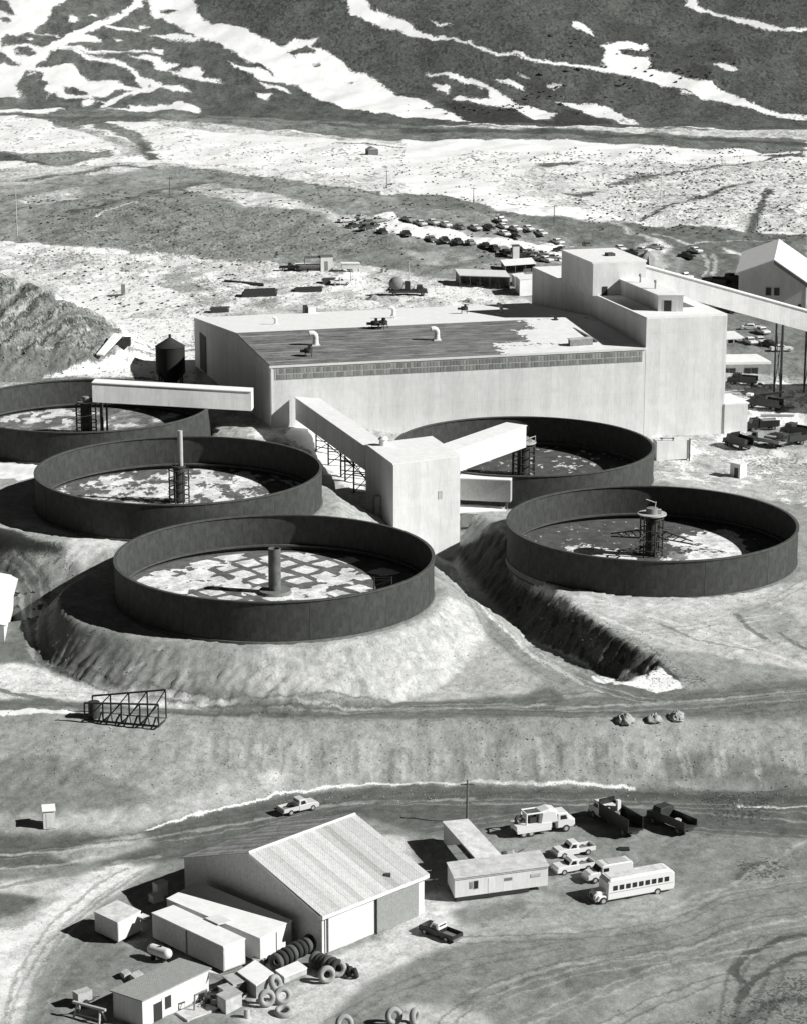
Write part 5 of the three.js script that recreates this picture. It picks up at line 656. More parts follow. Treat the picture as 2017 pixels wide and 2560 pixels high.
for (const [l, px, h] of [['light cabinet in the shadow left of the workshop', [-28.85,-270.64], 1.7], ['low light box in front of the workshop shadow cabinet', [-29.19,-269.25], .9]]) { const [x, z] = px, t = thing('cabinet', l, 'cabinet', [x, gy(x, z), z], .7); part('case', box(1.5, h, 1, 0, -.05, 0), whitePlain, t); part('lid', box(1.6, .1, 1.1, 0, h - .04, 0), whitePlain, t); }

// ---------------------------------------------------------------- tyres
const tyreG = (r) => { const g = new THREE.TorusGeometry(r * .7, r * .31, 10, 26); g.scale(1, 1, 1.15); return g; }, TG = { 1: tyreG(1), .62: tyreG(.62), .8: tyreG(.8) };
const tyreLight = M(.13, dirtyTex, .95), tyreDusty = M(.42, dirtyTex, 1);
function tyre(label, grp, r, p, ry, lean, m = rubber) { const o = new THREE.Mesh(TG[r], m); o.name = numbered('tyre'); o.position.set(...p); o.rotation.set(lean || 0, ry, 0, 'YXZ'); scene.add(o); tag(o, label, 'tyre', grp); }
const ords = ['first', 'second', 'third', 'fourth', 'fifth', 'sixth', 'seventh', 'eighth', 'ninth', 'tenth', 'eleventh', 'twelfth', 'thirteenth', 'fourteenth', 'fifteenth', 'sixteenth', 'seventeenth', 'eighteenth'];
{
  const rows = [[[-14.06,-250.58], [-9.47,-257.04], 10, 'row by the storage trailers'], [[-9.48,-249.37], [-6.3,-253.26], 0, ''], [[-9.72,-250.99], [-7.35,-248.97], 6, 'row at the workshop corner']];
  for (const [a, b, n, w] of rows) for (let k = 0; k < n; k++) { const p = mix2(a, b, k / (n - 1)); tyre(`big tyre, ${ords[k]} from ${n === 10 ? 'the left' : 'the workshop'} in the ${w}`, 'rows of big tyres', 1, [p[0], gy(...p) + .98, p[1]], Math.atan2(b[0] - a[0], b[1] - a[1]), 0, k % 3 ? rubber : tyreLight); }
}
for (const [l, p, ry, lean, dy] of [['big tyre standing left of the two loose tyres', [-14.64,-241.52], .5, -.25, .95], ['big tyre leaning right of the two loose tyres', [-12.95,-242.29], .3, -.5, .9], ['big tyre lying flat in front of the leaning tyres', [-12.74,-239.63], 0, -1.35, .35], ['big tyre standing at the end of the workshop tyre row', [-8.36,-247.36], .4, -.2, .95], ['big tyre leaning on the end of the workshop tyre row', [-7.22,-248.97], .2, -.4, .9], ['big tyre at the bottom edge, left of the three', [-6.16,-235.74], .3, -.4, .9], ['big tyre at the bottom edge, middle of the three', [-0.99,-237.21], .5, -.3, .95], ['big tyre at the bottom edge, right of the three', [1.16,-237.02], 1.2, -.1, .95], ['big tyre leaning against the plank stack', [-13.87,-245.19], 1.1, -.5, .85]]) tyre(l, 'loose big tyres', 1, [p[0], gy(...p) + dy, p[1]], ry, lean, tyreDusty);
for (let k = 0; k < 3; k++) { const p = mix2([-6.3,-249.37], [-5.22,-248.56], k / 2); tyre(`smaller tyre, ${ords[k]} of three at the right end of the tyre rows`, 'small tyres', .62, [p[0], gy(...p) + .6, p[1]], 1 + k * .3, -.3); }

// ---------------------------------------------------------------- house trailers
crate('house_trailer', 'long white house trailer standing across the yard beside the workshop', 'trailer', [6.01,-268.68], [17.2,-272.37], [5.24,-273.21], 3, M(.78, sheetTex), { roof: M(.72, dirtyTex), over: .12, lift: .55, axles: [.45, .53], props: [.04, .2, .8, .95], extra(t, y) {
  const a = [6.01,-268.68], b = [17.2,-272.37], L = Math.hypot(b[0] - a[0], b[1] - a[1]); for (const [s, w, h0, h1, m] of [[1.9, .35, 1.5, 2.3, grey], [2.4, .5, 1.4, 2.35, glass], [6.3, .9, 1.9, 2.2, midGrey], [9.6, 1.1, 1.9, 2.2, pale]]) { const f = wpart('window', wall(mv(a, b, s - .08), mv(a, b, s + w + .08), y + h0 - .08, y + h1 + .08, y + h0 - .08, y + h1 + .08, .03), pale, t); wpart('pane', wall(mv(a, b, s), mv(a, b, s + w), y + h0, y + h1, y + h0, y + h1, .06), m, t, f); }
  wpart('door', wall(mv(a, b, 4.2), mv(a, b, 5), y + .65, y + 2.5, y + .65, y + 2.5, .03), whitePlain, t); wpart('trim_strip', wall(mv(a, b, .1), mv(b, a, .1), y + 2.72, y + 2.8, y + 2.72, y + 2.8, .04), grey, t); wpart('skirt', wall(mv(a, b, .2), mv(b, a, L * .2), y + .05, y + .54, y + .05, y + .54, -.4), black, t); } });
crate('house_trailer', 'white house trailer with a porch, end on behind the long trailer', 'trailer', [4.97,-286.36], [7.98,-287.16], [8.81,-274.43], 3, M(.7, sheetTex), { roof: M(.85, dirtyTex), over: .12, lift: .4, long: 'c', axles: [.45, .55], props: [.1, .9] });
{ const a = [5.35,-279.61], b = [7.71,-280.12], c = [6.8,-274.53], y = gy(...a), t = thing('porch', 'open lean-to porch with two grey roof panels on the end-on house trailer', 'porch', [a[0], y, a[1]]), v = [c[0] - a[0], c[1] - a[1]], at2 = (s, k) => [a[0] + (b[0] - a[0]) * s + v[0] * k, a[1] + (b[1] - a[1]) * s + v[1] * k];
  for (const k of [0, .52]) wpart('roof_panel', block(at2(-.05, k), at2(1, k), at2(-.05, k + .47), y + 2.6, y + 2.7), M(.26, dirtyTex), t); for (const [s, k] of [[.03, .03], [.03, .5], [.03, .96]]) { const p = at2(s, k); wpart('post', bar([p[0], y - .1, p[1]], [p[0], y + 2.6, p[1]], .08), timber, t); } wpart('deck', block(at2(0, 0), at2(1, 0), at2(0, 1), y, y + .35), timber, t); wpart('rail', bar([at2(.02, .05)[0], y + 1.3, at2(.02, .05)[1]], [at2(.02, .95)[0], y + 1.3, at2(.02, .95)[1]], .05), timber, t); }
// ---------------------------------------------------------------- vehicles
const wheelG = (r, w = .24) => { const g = new THREE.CylinderGeometry(r, r, w, 16); g.rotateX(Math.PI / 2); return g; }, WG = {}; const getW = (r) => WG[r] ??= [wheelG(r), wheelG(r * .55, .27)];
const hubM = M(.5, null, .4, .3);
function wheels(t, r, list, hm = hubM) { for (const [x, z] of list) { const w = part('wheel', getW(r)[0], rubber, t); w.position.set(x, r, z); const h = part('hub', getW(r)[1], hm, w); } }
const carPaint = (v) => M(v, null, .35);
const PC = { white: carPaint(.74), cream: carPaint(.6), grey: carPaint(.3), dark: carPaint(.05), black: carPaint(.025), mid: carPaint(.16) };
// geometry shared by all vehicles of a kind; +x is forward
const sedanG = { body: slab([[-2.55, .35], [-2.6, .8], [-2.45, .95], [-1.5, 1], [1, .98], [2.4, .88], [2.6, .7], [2.55, .35]], 1.86, .06), cabin: slab([[-1.5, .98], [-1.05, 1.48], [.35, 1.5], [.95, .98]], 1.6, .08), side: slab([[-1.2, 1.02], [-.92, 1.38], [.28, 1.4], [.7, 1.02]], 1.64, 0), front: hexa([.42, 1.42, -.68], [.42, 1.42, .68], [.93, 1.03, .74], [.93, 1.03, -.74], [.05, .05, 0]), rear: hexa([-1.12, 1.4, -.66], [-1.12, 1.4, .66], [-1.47, 1.04, .72], [-1.47, 1.04, -.72], [-.05, .04, 0]), bump: [box(.14, .2, 1.86, 2.62, .4, 0), box(.14, .2, 1.86, -2.64, .4, 0)] };
function sedan(t, m, roofM) { part('body', sedanG.body, m, t); part('cabin', sedanG.cabin, roofM || m, t); part('side_glass', sedanG.side, glass, t); part('windshield', sedanG.front, glass, t); part('rear_window', sedanG.rear, glass, t); for (const g of sedanG.bump) part('bumper', g, chrome, t); wheels(t, .34, [[1.6, .82], [1.6, -.82], [-1.6, .82], [-1.6, -.82]]); }
const pickG = { body: slab([[-.35, .4], [-.35, 1.05], [.9, 1.08], [2.35, 1], [2.55, .8], [2.55, .4]], 1.85, .06), cab: slab([[-.32, 1.05], [-.25, 1.72], [.55, 1.74], [.98, 1.06]], 1.6, .08), side: slab([[-.08, 1.1], [-.02, 1.58], [.48, 1.6], [.78, 1.1]], 1.64, 0), front: hexa([.6, 1.64, -.66], [.6, 1.64, .66], [.98, 1.12, .72], [.98, 1.12, -.72], [.05, .04, 0]), rear: box(.04, .4, 1.2, -.34, 1.2, 0), floor: box(2.25, .1, 1.7, -1.5, .55, 0), s1: box(2.25, .55, .08, -1.5, .5, .85), s2: box(2.25, .55, .08, -1.5, .5, -.85), gate: box(.08, .55, 1.78, -2.62, .5, 0), bump: [box(.14, .2, 1.85, 2.62, .42, 0), box(.14, .2, 1.7, -2.74, .42, 0)] };
function pickup(t, m, roofM) { part('front_body', pickG.body, m, t); part('cab', pickG.cab, roofM || m, t); part('side_glass', pickG.side, glass, t); part('windshield', pickG.front, glass, t); part('rear_window', pickG.rear, glass, t); const b = part('bed_floor', pickG.floor, midGrey, t); part('bed_side', pickG.s1, m, t); part('bed_side', pickG.s2, m, t); part('tailgate', pickG.gate, m, t); for (const g of pickG.bump) part('bumper', g, chrome, t); wheels(t, .38, [[1.65, .82], [1.65, -.82], [-1.6, .82], [-1.6, -.82]]); }
// put a vehicle so that its camera-side bottom edge runs from f (front) to r (rear); half is half its width
function along(name, label, cat, f, r, half, grp) {
  const dx = f[0] - r[0], dz = f[1] - r[1], L = Math.hypot(dx, dz), turn = Math.atan2(-dz, dx); let nx = -dz / L, nz_ = dx / L; if (nz_ > 0) { nx = -nx; nz_ = -nz_; }
  const x = (f[0] + r[0]) / 2 + nx * half, z = (f[1] + r[1]) / 2 + nz_ * half; return thing(name, label, cat, [x, gy(x, z), z], turn, grp);
}
pickup(along('pickup_truck', 'pale pickup truck driving on the road behind the workshop', 'truck', [-10.52,-298.43], [-15.55,-295.13], .93), PC.cream);
pickup(along('pickup_truck', 'dark pickup truck with open bed parked before the workshop doors', 'truck', [1.17,-260.92], [5.96,-256.61], .93), PC.black, PC.white);
pickup(along('pickup_truck', 'white pickup truck beside the house trailer, nearer of the two', 'truck', [18.09,-276.23], [23.91,-278.79], .93, 'white pickups'), PC.white);
pickup(along('pickup_truck', 'white pickup truck beside the house trailer, farther of the two', 'truck', [18.39,-281.28], [24.29,-283.67], .93, 'white pickups'), PC.white);
function bus(t, L, nWin) {
  const m = M(.78, null, .5), x1 = L / 2 - 1.55, x0 = -L / 2, h = 2.85;
  part('body', slab([[x0 + .1, .55], [x0, .8], [x0 + .05, 2.45], [x0 + .3, h - .12], [x0 + .6, h], [x1 - .3, h], [x1, h - .3], [x1 + .08, .55]], 2.4, .14), m, t);
  part('roof', slab([[x0 + .4, h - .02], [x0 + .7, h + .1], [x1 - .5, h + .1], [x1 - .2, h - .02]], 1.9, .1), M(.8, dirtyTex, .8), t);
  part('hood', slab([[x1 - .05, .6], [x1 - .05, 1.5], [x1 + 1.2, 1.35], [x1 + 1.5, 1.1], [x1 + 1.55, .6]], 1.5, .15), m, t); for (const s of [-1, 1]) part('fender', slab([[x1 + .1, .45], [x1 + .3, .95], [x1 + 1.1, .95], [x1 + 1.4, .5]], .42, .1).translate(0, 0, s * .85), m, t);
  part('windshield', box(.05, .8, 2, x1 + .1, 1.65, 0), glass, t); part('bumper', box(.15, .25, 2.1, x1 + 1.65, .45, 0), midGrey, t); part('grille', box(.06, .5, .8, x1 + 1.7, .65, 0), steelDark, t);
  const step = (x1 - x0 - 1) / nWin; for (const s of [-1, 1]) for (let k = 0; k < nWin; k++) part('window', box(step * .66, .58, .06, x0 + .55 + step * (k + .5), 1.62, s * 1.215), glass, t);
  for (const s of [-1, 1]) part('side_rail', box(x1 - x0 - .3, .06, .05, (x0 + x1) / 2, 1.35, s * 1.215), pale, t); part('rear_window', box(.05, .6, 1.2, x0 - .02, 1.7, 0), glass, t);
  wheels(t, .46, [[x1 + .65, 1.05], [x1 + .65, -1.05], [x0 + 2.2, 1.1], [x0 + 2.2, -1.1]]);
}
bus(along('bus', 'white bus with a row of dark windows parked nearest in the yard', 'bus', [22.3,-267.64], [32.66,-272.05], 1.2), 10.3, 9);
{
  const t = along('panel_van', 'low white panel van parked alongside behind the bus', 'van', [21.79,-273.71], [27.99,-276.35], .98), m = PC.white;
  part('body', slab([[-3, .45], [-3.05, 1.7], [-2.9, 2], [.75, 2.02], [1.05, 1.9], [1.1, .45]], 1.95, .1), m, t); part('hood', slab([[1.05, .5], [1.05, 1.25], [2.5, 1.12], [2.85, .9], [2.9, .5]], 1.75, .12), m, t); part('windshield', hexa([1.08, 1.85, -.78], [1.08, 1.85, .78], [1.5, 1.28, .82], [1.5, 1.28, -.82], [.04, .03, 0]), glass, t); for (const s of [-1, 1]) part('side_window', box(.7, .45, .05, .55, 1.3, s * .985), glass, t); part('bumper', box(.14, .2, 1.8, 2.95, .42, 0), chrome, t); part('rear_door', box(.05, 1.2, 1.5, -3.1, .6, 0), m, t); part('roof_rack', [box(2.6, .06, 1.5, -1.2, 2.1, 0)], pale, t); wheels(t, .38, [[2, .85], [2, -.85], [-1.9, .85], [-1.9, -.85]]);
}
{ // white service truck with a hoop frame
  const t = along('service_truck', 'white service truck with a hooped frame and crane behind its cab', 'truck', [22.22,-291.08], [13.75,-287.92], 1.2), m = PC.white;
  part('chassis', box(7.8, .3, 1, 0, .6, 0), steelDark, t); part('bed', box(4.8, .7, 2.3, -1.6, .9, 0), whitePlain, t); for (const s of [-1, 1]) part('side_locker', box(4.6, .5, .3, -1.6, .62, s * 1.02), m, t);
  part('tank_body', slab([[-.6, 1.6], [-.4, 2.9], [.5, 3.1], [1.3, 2.9], [1.6, 1.6]], 2.1, .25), m, t); part('hoop', [bar([-2.6, 1.6, -.9], [-2.6, 3, -.9], .12), bar([-2.6, 1.6, .9], [-2.6, 3, .9], .12), bar([-2.6, 3, -.9], [-2.6, 3, .9], .12), bar([-2.6, 3, -.9], [-.3, 3, -.9], .12), bar([-2.6, 3, .9], [-.3, 3, .9], .12)], whitePlain, t);
  part('cab', slab([[1.7, .7], [1.7, 2.5], [2.9, 2.5], [3.2, 1.7], [3.9, 1.5], [3.95, .7]], 2.1, .12), m, t); part('side_glass', slab([[2, 1.75], [2, 2.3], [2.75, 2.3], [2.95, 1.75]], 2.14, 0), glass, t); part('windshield', hexa([2.98, 2.4, -.85], [2.98, 2.4, .85], [3.26, 1.75, .9], [3.26, 1.75, -.9], [.04, .02, 0]), glass, t);
  part('winch', [box(1, .8, 1.2, -1.5, 1.61, 0), bar([-1.5, 2.4, 0], [-.8, 2.7, .2], .15)], steelDark, t); part('hose_reel', (() => { const g = new THREE.TorusGeometry(.5, .2, 8, 16); g.translate(-3.2, 2.1, 0); return g; })(), darkGrey, t); part('bumper', box(.16, .3, 2.2, 4, .55, 0), steelDark, t); wheels(t, .48, [[2.8, 1], [2.8, -1], [-2, 1], [-2, -1], [-3, 1], [-3, -1]]);
}
function flatTruck(label, f, r, half, L, hh, bodyM, o = {}) {
  const t = along('flatbed_truck', label, 'truck', f, r, half, o.group), c = o.cab ?? bodyM;
  part('chassis', box(L, .28, 1, 0, .6, 0), steelDark, t); part('bed', box(L - 2.6, .25, 2.3, -1.3, .9, 0), bodyM, t); for (const s of [-1, 1]) part('stake_side', box(L - 2.6, hh, .1, -1.3, 1.151, s * 1.1), bodyM, t); part('headboard', box(.12, hh + .5, 2.3, L / 2 - 2.66, 1.151, 0), bodyM, t);
  part('cab', slab([[L / 2 - 2.5, .7], [L / 2 - 2.5, 2.45], [L / 2 - 1.3, 2.45], [L / 2 - 1, 1.6], [L / 2 - .1, 1.4], [L / 2, .7]], 2.1, .1), c, t); part('side_glass', slab([[L / 2 - 2.25, 1.7], [L / 2 - 2.25, 2.25], [L / 2 - 1.42, 2.25], [L / 2 - 1.22, 1.7]], 2.14, 0), glass, t); part('windshield', hexa([L / 2 - 1.24, 2.35, -.85], [L / 2 - 1.24, 2.35, .85], [L / 2 - .96, 1.66, .9], [L / 2 - .96, 1.66, -.9], [.04, .02, 0]), glass, t);
  part('bumper', box(.15, .28, 2.1, L / 2 + .05, .5, 0), steelDark, t); wheels(t, .5, [[L / 2 - 1.2, 1], [L / 2 - 1.2, -1], [-L / 2 + 1.3, 1], [-L / 2 + 1.3, -1]], midGrey); o.extra?.(t, L); return t;
}
flatTruck('long dark flatbed truck with a white cab unit at its far end', [23.42,-296.5], [28.29,-287.4], 1.2, 9.4, 1.5, PC.black, { cab: PC.white, extra(t) { part('load', [box(1.4, 1.2, 1.8, 1.2, 1.2, 0), box(.5, 2.2, .5, .1, 1.2, .5)], whitePlain, t); part('drum_load', cyl(.4, .4, 1, -.8, 1.2, -.3, 12), grey, t); } });
flatTruck('dark open dump truck at the right end of the parked row', [30.65,-294.31], [35.51,-288.18], 1.2, 7, .8, PC.dark, { extra(t) { part('spare_wheel', cyl(.45, .45, .25, -1, 1.16, .2, 14), pale, t); } });
{ const [x, z] = [12.99,-281.53], t = thing('garden_cart', 'small pale cart of scrap behind the long house trailer', 'cart', [x, gy(x, z), z], .4); part('tray', [box(1.8, .12, 1.1, 0, .6, 0), box(1.8, .4, .06, 0, .6, .55), box(1.8, .4, .06, 0, .6, -.55)], pale, t); for (const s of [-.6, .6]) part('wheel', getW(.34)[0].clone().translate(0, .34, s), rubber, t); part('handle', bar([.9, .7, 0], [2, 1.1, 0], .05), steelDark, t); part('scrap', box(.9, .6, .7, -.2, .72, 0, .3), grey, t); }
{ const [x, z] = [27.36,-284.82], o = part('dark_tray', box(1.4, .25, .9, 0, 0, 0), black, scene); o.position.set(x, gy(x, z), z); o.name = numbered('drip_tray'); tag(o, 'small dark drip tray lying on the ground behind the buses', 'tray'); }
{ // utility pole by the trailers
  const [x, z] = [8.11,-293.5], t = thing('utility_pole', 'dark utility pole standing behind the house trailers', 'pole', [x, gy(x, z), z]); part('post', cyl(.17, .11, 6.2, 0, -.3, 0, 8), timber, t); part('crossarm', box(1.8, .14, .12, 0, 5.2, 0), timber, t); for (const s of [-.7, .7]) part('insulator', cyl(.06, .06, .16, s, 5.34, 0, 6), pale, t);
}
{ const [x, z] = [-44.83,-290.62], t = thing('outhouse', 'narrow white outhouse standing alone by the lower road', 'outhouse', [x, gy(x, z), z], .2); part('walls', box(1.5, 2.3, 1.4, 0, -.1, 0), whitePlain, t); part('roof', hexa([-.85, 2.25, .85], [.85, 2.25, .85], [.85, 2.55, -.85], [-.85, 2.55, -.85], [0, .08, 0]), roofWhite, t); part('door', box(.75, 1.8, .04, 0, .1, .71), whitePlain, t); }
{ // steel truss frame lying on the terrace edge
  const a = [-43.44,-316.79], b = [-33.09,-314.16], L = Math.hypot(b[0] - a[0], b[1] - a[1]), t = along('steel_truss', 'dark steel truss frame standing on the terrace edge', 'truss', b, a, 1.5), n = 4, h0 = 2.6, h1 = 4.4, y0 = .15;
  const X = (k) => -L / 2 + L * k / n, Ht = (k) => h0 + (h1 - h0) * k / n;
  for (const z of [-1.5, 1.5]) { part('bottom_chord', bar([X(0), y0, z], [X(n), y0, z], .16), steelDark, t); part('top_chord', bar([X(0), Ht(0), z], [X(n), Ht(n) - (z > 0 ? 1.1 : 0), z], .14), steelDark, t); for (let k = 0; k <= n; k++) part('upright', bar([X(k), y0, z], [X(k), Ht(k) - (z > 0 ? 1.1 * k / n : 0), z], .11), steelDark, t); for (let k = 0; k < n; k++) part('diagonal', bar([X(k), y0, z], [X(k + 1), Ht(k + 1) - (z > 0 ? 1.1 * (k + 1) / n : 0), z], .09), steelDark, t); }
  for (let k = 0; k <= n; k++) part('cross_member', bar([X(k), y0, -1.5], [X(k), y0, 1.5], .12), steelDark, t); for (let k = 0; k < 2 * n; k++) part('deck_bar', bar([X(k / 2), y0 + .25, -1.5], [X(k / 2 + .5), y0 + .25, 1.5], .08), steelDark, t); part('end_drum', cyl(.8, .8, 2.2, X(0) + .8, y0, 0, 14), steelDark, t);
}
{ // shed cut by the left edge on the terrace
  const t = thing('roadside_shed', 'white-roofed shed at the left picture edge beside the terrace track', 'shed'); const a = [-59.1,-347.12], b = [-61.14,-373.05], y = gy(...a); t.position.set(a[0], y, a[1]); wpart('walls', block(a, b, [a[0] - 11, a[1] - 1.2], y - .3, y + 2.4), whitePlain, t); wpart('roof', hexa([a[0] + .3, y + 2.42, a[1]], [b[0] + .3, y + 2.42, b[1]], [b[0] - 11.3, y + 4.2, b[1] - 1.2], [a[0] - 11.3, y + 4.2, a[1] - 1.2], [0, .14, 0]), roofWhite, t);
}
for (const [l, p, s] of [['rounded earth heap on the terrace edge, leftmost of the three', [30.17,-317.43], 1.5], ['rounded earth heap on the terrace edge, middle of the three', [34.31,-318.28], 1.35], ['rounded earth heap on the terrace edge, rightmost of the three', [37.46,-318.98], 1.4]]) { const g = new THREE.SphereGeometry(1, 26, 16); const q = g.attributes.position; for (let i = 0; i < q.count; i++) { const x = q.getX(i), y = q.getY(i), z = q.getZ(i), r = 1 + .12 * nz(NB, x * .13 + p[0], z * .13 + y * .1); const hh = Math.max(0, 1 - Math.hypot(x, z)); q.setXYZ(i, x * r, Math.max(-.3, (y > 0 ? .55 * y + .5 * hh : y) * r + .14 * nz(NC, x * .3 + p[0], z * .3)), z * r); } g.computeVertexNormals(); const o = part('earth_heap', g, M(.42, dirtyTex, 1), scene); o.name = numbered('earth_heap'); o.scale.set(s * .8, s * .6, s * .8); o.position.set(p[0], gy(...p), p[1]); tag(o, l, 'earth heap', 'earth heaps'); }
{ // scrap round the tool shed
  const a = [-22.95,-239.25], b = [-15.93,-243.06], c = [-19.8,-248.97];
  for (let k = 0; k < 14; k++) { const p = mix2(mix2(a, b, hash(k * 3.3)), c, .7 * hash(k * 7.1)), o = part('plank', box(rr(1.2, 2.8), .08, .22), k % 3 ? pale : timber, scene); o.name = numbered('plank'); o.position.set(p[0], gy(...p) + .05 + .04 * k % .3, p[1]); o.rotation.set(0, rr(0, 3), rr(-.08, .12)); tag(o, k % 3 ? 'short pale loose plank in the scrap right of the tool shed' : 'short dark loose plank in the scrap right of the tool shed', 'plank', k % 3 ? 'pale planks in the scrap' : 'dark planks in the scrap'); }
  for (let k = 0; k < 6; k++) { const p = mix2(mix2(a, b, hash(k * 5.9 + 2)), c, .6 * hash(k * 2.7)), y = gy(...p), t = thing('scrap_pipe', 'short dark pipe length in the scrap right of the tool shed', 'pipe', [p[0], y + .12, p[1]], rr(0, 3), 'pipe lengths in the scrap'); part('pipe', bar([-.9, 0, 0], [.9, .05, 0], .11, 8), steelDark, t); part('flange', cyl(.18, .18, .06, 0, 0, 0, 10).rotateZ(Math.PI / 2).translate(.92, 0, 0), steelDark, t); }
}

// ---------------------------------------------------------------- things on the mill roof
function ventCurve(label, p, y, s, m, turn) {   // gooseneck ventilator
  const t = thing('roof_ventilator', label, 'ventilator', [p[0], y, p[1]], turn, 'roof ventilators'); t.scale.setScalar(s); part('curb', box(1.5, .4, 1.5, 0, -.2, 0), m, t); part('stack', cyl(.6, .5, 1.3, 0, .2, 0, 14), m, t); const c = new THREE.TubeGeometry(new THREE.QuadraticBezierCurve3(new THREE.Vector3(0, 1.4, 0), new THREE.Vector3(0, 2.5, 0), new THREE.Vector3(-1.2, 2.3, 0)), 8, .55, 12); part('hood', c, m, t);
}
function fanUnit(label, p, y, s, m, turn = 0) { const t = thing('roof_fan', label, 'fan', [p[0], y, p[1]], turn, 'roof fans'); t.scale.setScalar(s); for (const [i, j] of [[1, 1], [1, -1], [-1, 1], [-1, -1]]) part('leg', bar([i * .7, -.3, j * .7], [i * .6, .8, j * .6], .09), m, t); part('casing', cyl(.9, .9, .8, 0, .7, 0, 14), m, t); part('motor', box(.6, .6, .6, .2, 1.5, 0), m, t); part('duct', box(1.5, .5, .6, -1, .75, 0), m, t); }
const RY = (v) => 21.4 + 1.35 * v / 28;   // roof surface, v metres back from the eaves
ventCurve('white gooseneck ventilator on the dark roof, left of the two white ones', [-17.37,-480.41], 21.9, 1.05, whitePlain, .2);
ventCurve('white gooseneck ventilator on the dark roof, right of the two white ones', [6.71,-485.89], 21.9, 1, whitePlain, .2);
fanUnit('dark fan unit low on the dark roof near the mill corner', [-18.47,-471.3], 21.6, .95, steelDark);
fanUnit('dark fan unit at the ridge, left of a pair', [-5.77,-495.44], 22.5, 1, black); fanUnit('dark fan unit at the ridge, right of a pair', [-4.14,-495.89], 22.5, 1, black, 1);
ventCurve('white ventilator on the snowy rear roof slope behind the dark fans', [-2.09,-516.06], 21.3, .8, whitePlain, .1); ventCurve('white ventilator on the snowy rear roof slope at the left', [-26.69,-507.63], 21.2, .6, whitePlain, .1);
fanUnit('dark fan unit on the snowy rear roof slope near the wing', [13.07,-523.16], 20.8, .85, black); ventCurve('white ventilator on the snowy rear roof slope near the wing', [20.97,-522.19], 20.8, .8, whitePlain, .1); fanUnit('dark fan unit in the snow close to the wing wall', [31.5,-505.33], 21.4, .8, black, .6);
{ const a = [33.12,-481.76], b = [37.79,-483.45], t = thing('roof_monitor', 'long grey box monitor lying in the roof snow', 'monitor', [a[0], 21.6, a[1]]); wpart('casing', block(a, b, [a[0] - .3, a[1] - 1.4], 21.3, 22.7), grey, t); wpart('lid', block(mv(a, b, -.1), mv(b, a, -.1), [a[0] - .5, a[1] - 1.5], 22.71, 22.82), pale, t); }
{ const a = [-21.31,-532.94], t = thing('roof_box', 'small dark and white box vent on the rear eaves of the mill', 'vent', [a[0], 19.2, a[1]], .25); part('dark_face', box(.9, 1.9, .9, -.2, -.4, 0), black, t); part('white_face', box(1.7, 1.7, 1.6, 1.2, -.5, 0), whitePlain, t); }
{ const t = thing('roof_walkway', 'narrow dark duct line across the roof snow toward the wing', 'duct'); const p = [34.22,-499.83], q = [38.34,-485.47]; t.position.set(p[0], 21.5, p[1]); wpart('duct', hexa([p[0], 21.7, p[1]], [q[0], 21.55, q[1]], [q[0] + .5, 21.55, q[1]], [p[0] + .5, 21.7, p[1]], [0, .45, 0]), midGrey, t); }

// ---------------------------------------------------------------- gabled house at the right
{
  const t = thing('gabled_hall', 'gabled hall with a wide white roof at the right edge', 'building', [92, 4, -620]);
  const hallWall = M(.72, sheetTex), hallRoof = M(.8, cleanTex);
  const eL = 14, eR = 11.8, yr = 17.4, a = [85.11,-618.82], d = [6, -33], c = [a[0] + 17, a[1] + 3], r = mix2(a, c, .51), Q = (p, y, s = 0) => [p[0] + d[0] * s, y, p[1] + d[1] * s], y0 = 3;
  wpart('gable_wall', [hexa(Q(a, y0), Q(r, y0), Q(r, yr - .1), Q(a, eL - .1), [d[0] * .01, 0, d[1] * .01]), hexa(Q(r, y0), Q(c, y0), Q(c, eR - .1), Q(r, yr - .1), [d[0] * .01, 0, d[1] * .01])], hallWall, t);
  wpart('side_wall', hexa(Q(c, y0), Q(c, eR), Q(c, eR, 1), Q(c, y0, 1), [-.3, 0, 0]), hallWall, t); wpart('side_wall', hexa(Q(a, y0), Q(a, eL), Q(a, eL, 1), Q(a, y0, 1), [.3, 0, 0]), hallWall, t); wpart('rear_wall', hexa(Q(a, y0, 1), Q(c, y0, 1), Q(c, eR, 1), Q(a, eL, 1), [0, 0, -.2]), hallWall, t);
  wpart('roof_slope', hexa(Q([a[0] - .8, a[1]], eL - .25, -.04), Q(r, yr, -.04), Q(r, yr, 1.02), Q([a[0] - .8, a[1]], eL - .25, 1.02), [0, .25, 0]), hallRoof, t);
  wpart('roof_slope', hexa(Q(r, yr, -.04), Q([c[0] + .9, c[1]], eR - .6, -.04), Q([c[0] + .9, c[1]], eR - .6, 1.02), Q(r, yr, 1.02), [0, .26, 0]), hallRoof, t);
  wpart('eave_shade', hexa(Q(r, yr - .9, -.045), Q([c[0] + .9, c[1]], eR - 1.6, -.045), Q([c[0] + .9, c[1]], eR - .62, -.045), Q(r, yr - .02, -.045), [0, 0, -.2]), timber, t);  // dark strip put in as the shadow under the eave
  for (const s of [.44, .56]) { const p = [a[0] + (c[0] - a[0]) * s, a[1] + (c[1] - a[1]) * s]; const f = wpart('window', box(1.5, 2.1, .1, p[0], 8.2, p[1] + .1, -.17), pale, t); wpart('pane', box(1.3, 1.9, .1, p[0], 8.3, p[1] + .16, -.17), glass, t, f); }
  { const p = mix2(a, c, .9); wpart('small_window', box(.8, 1, .1, p[0], 5.2, p[1] + .12, -.17), glass, t); }
}
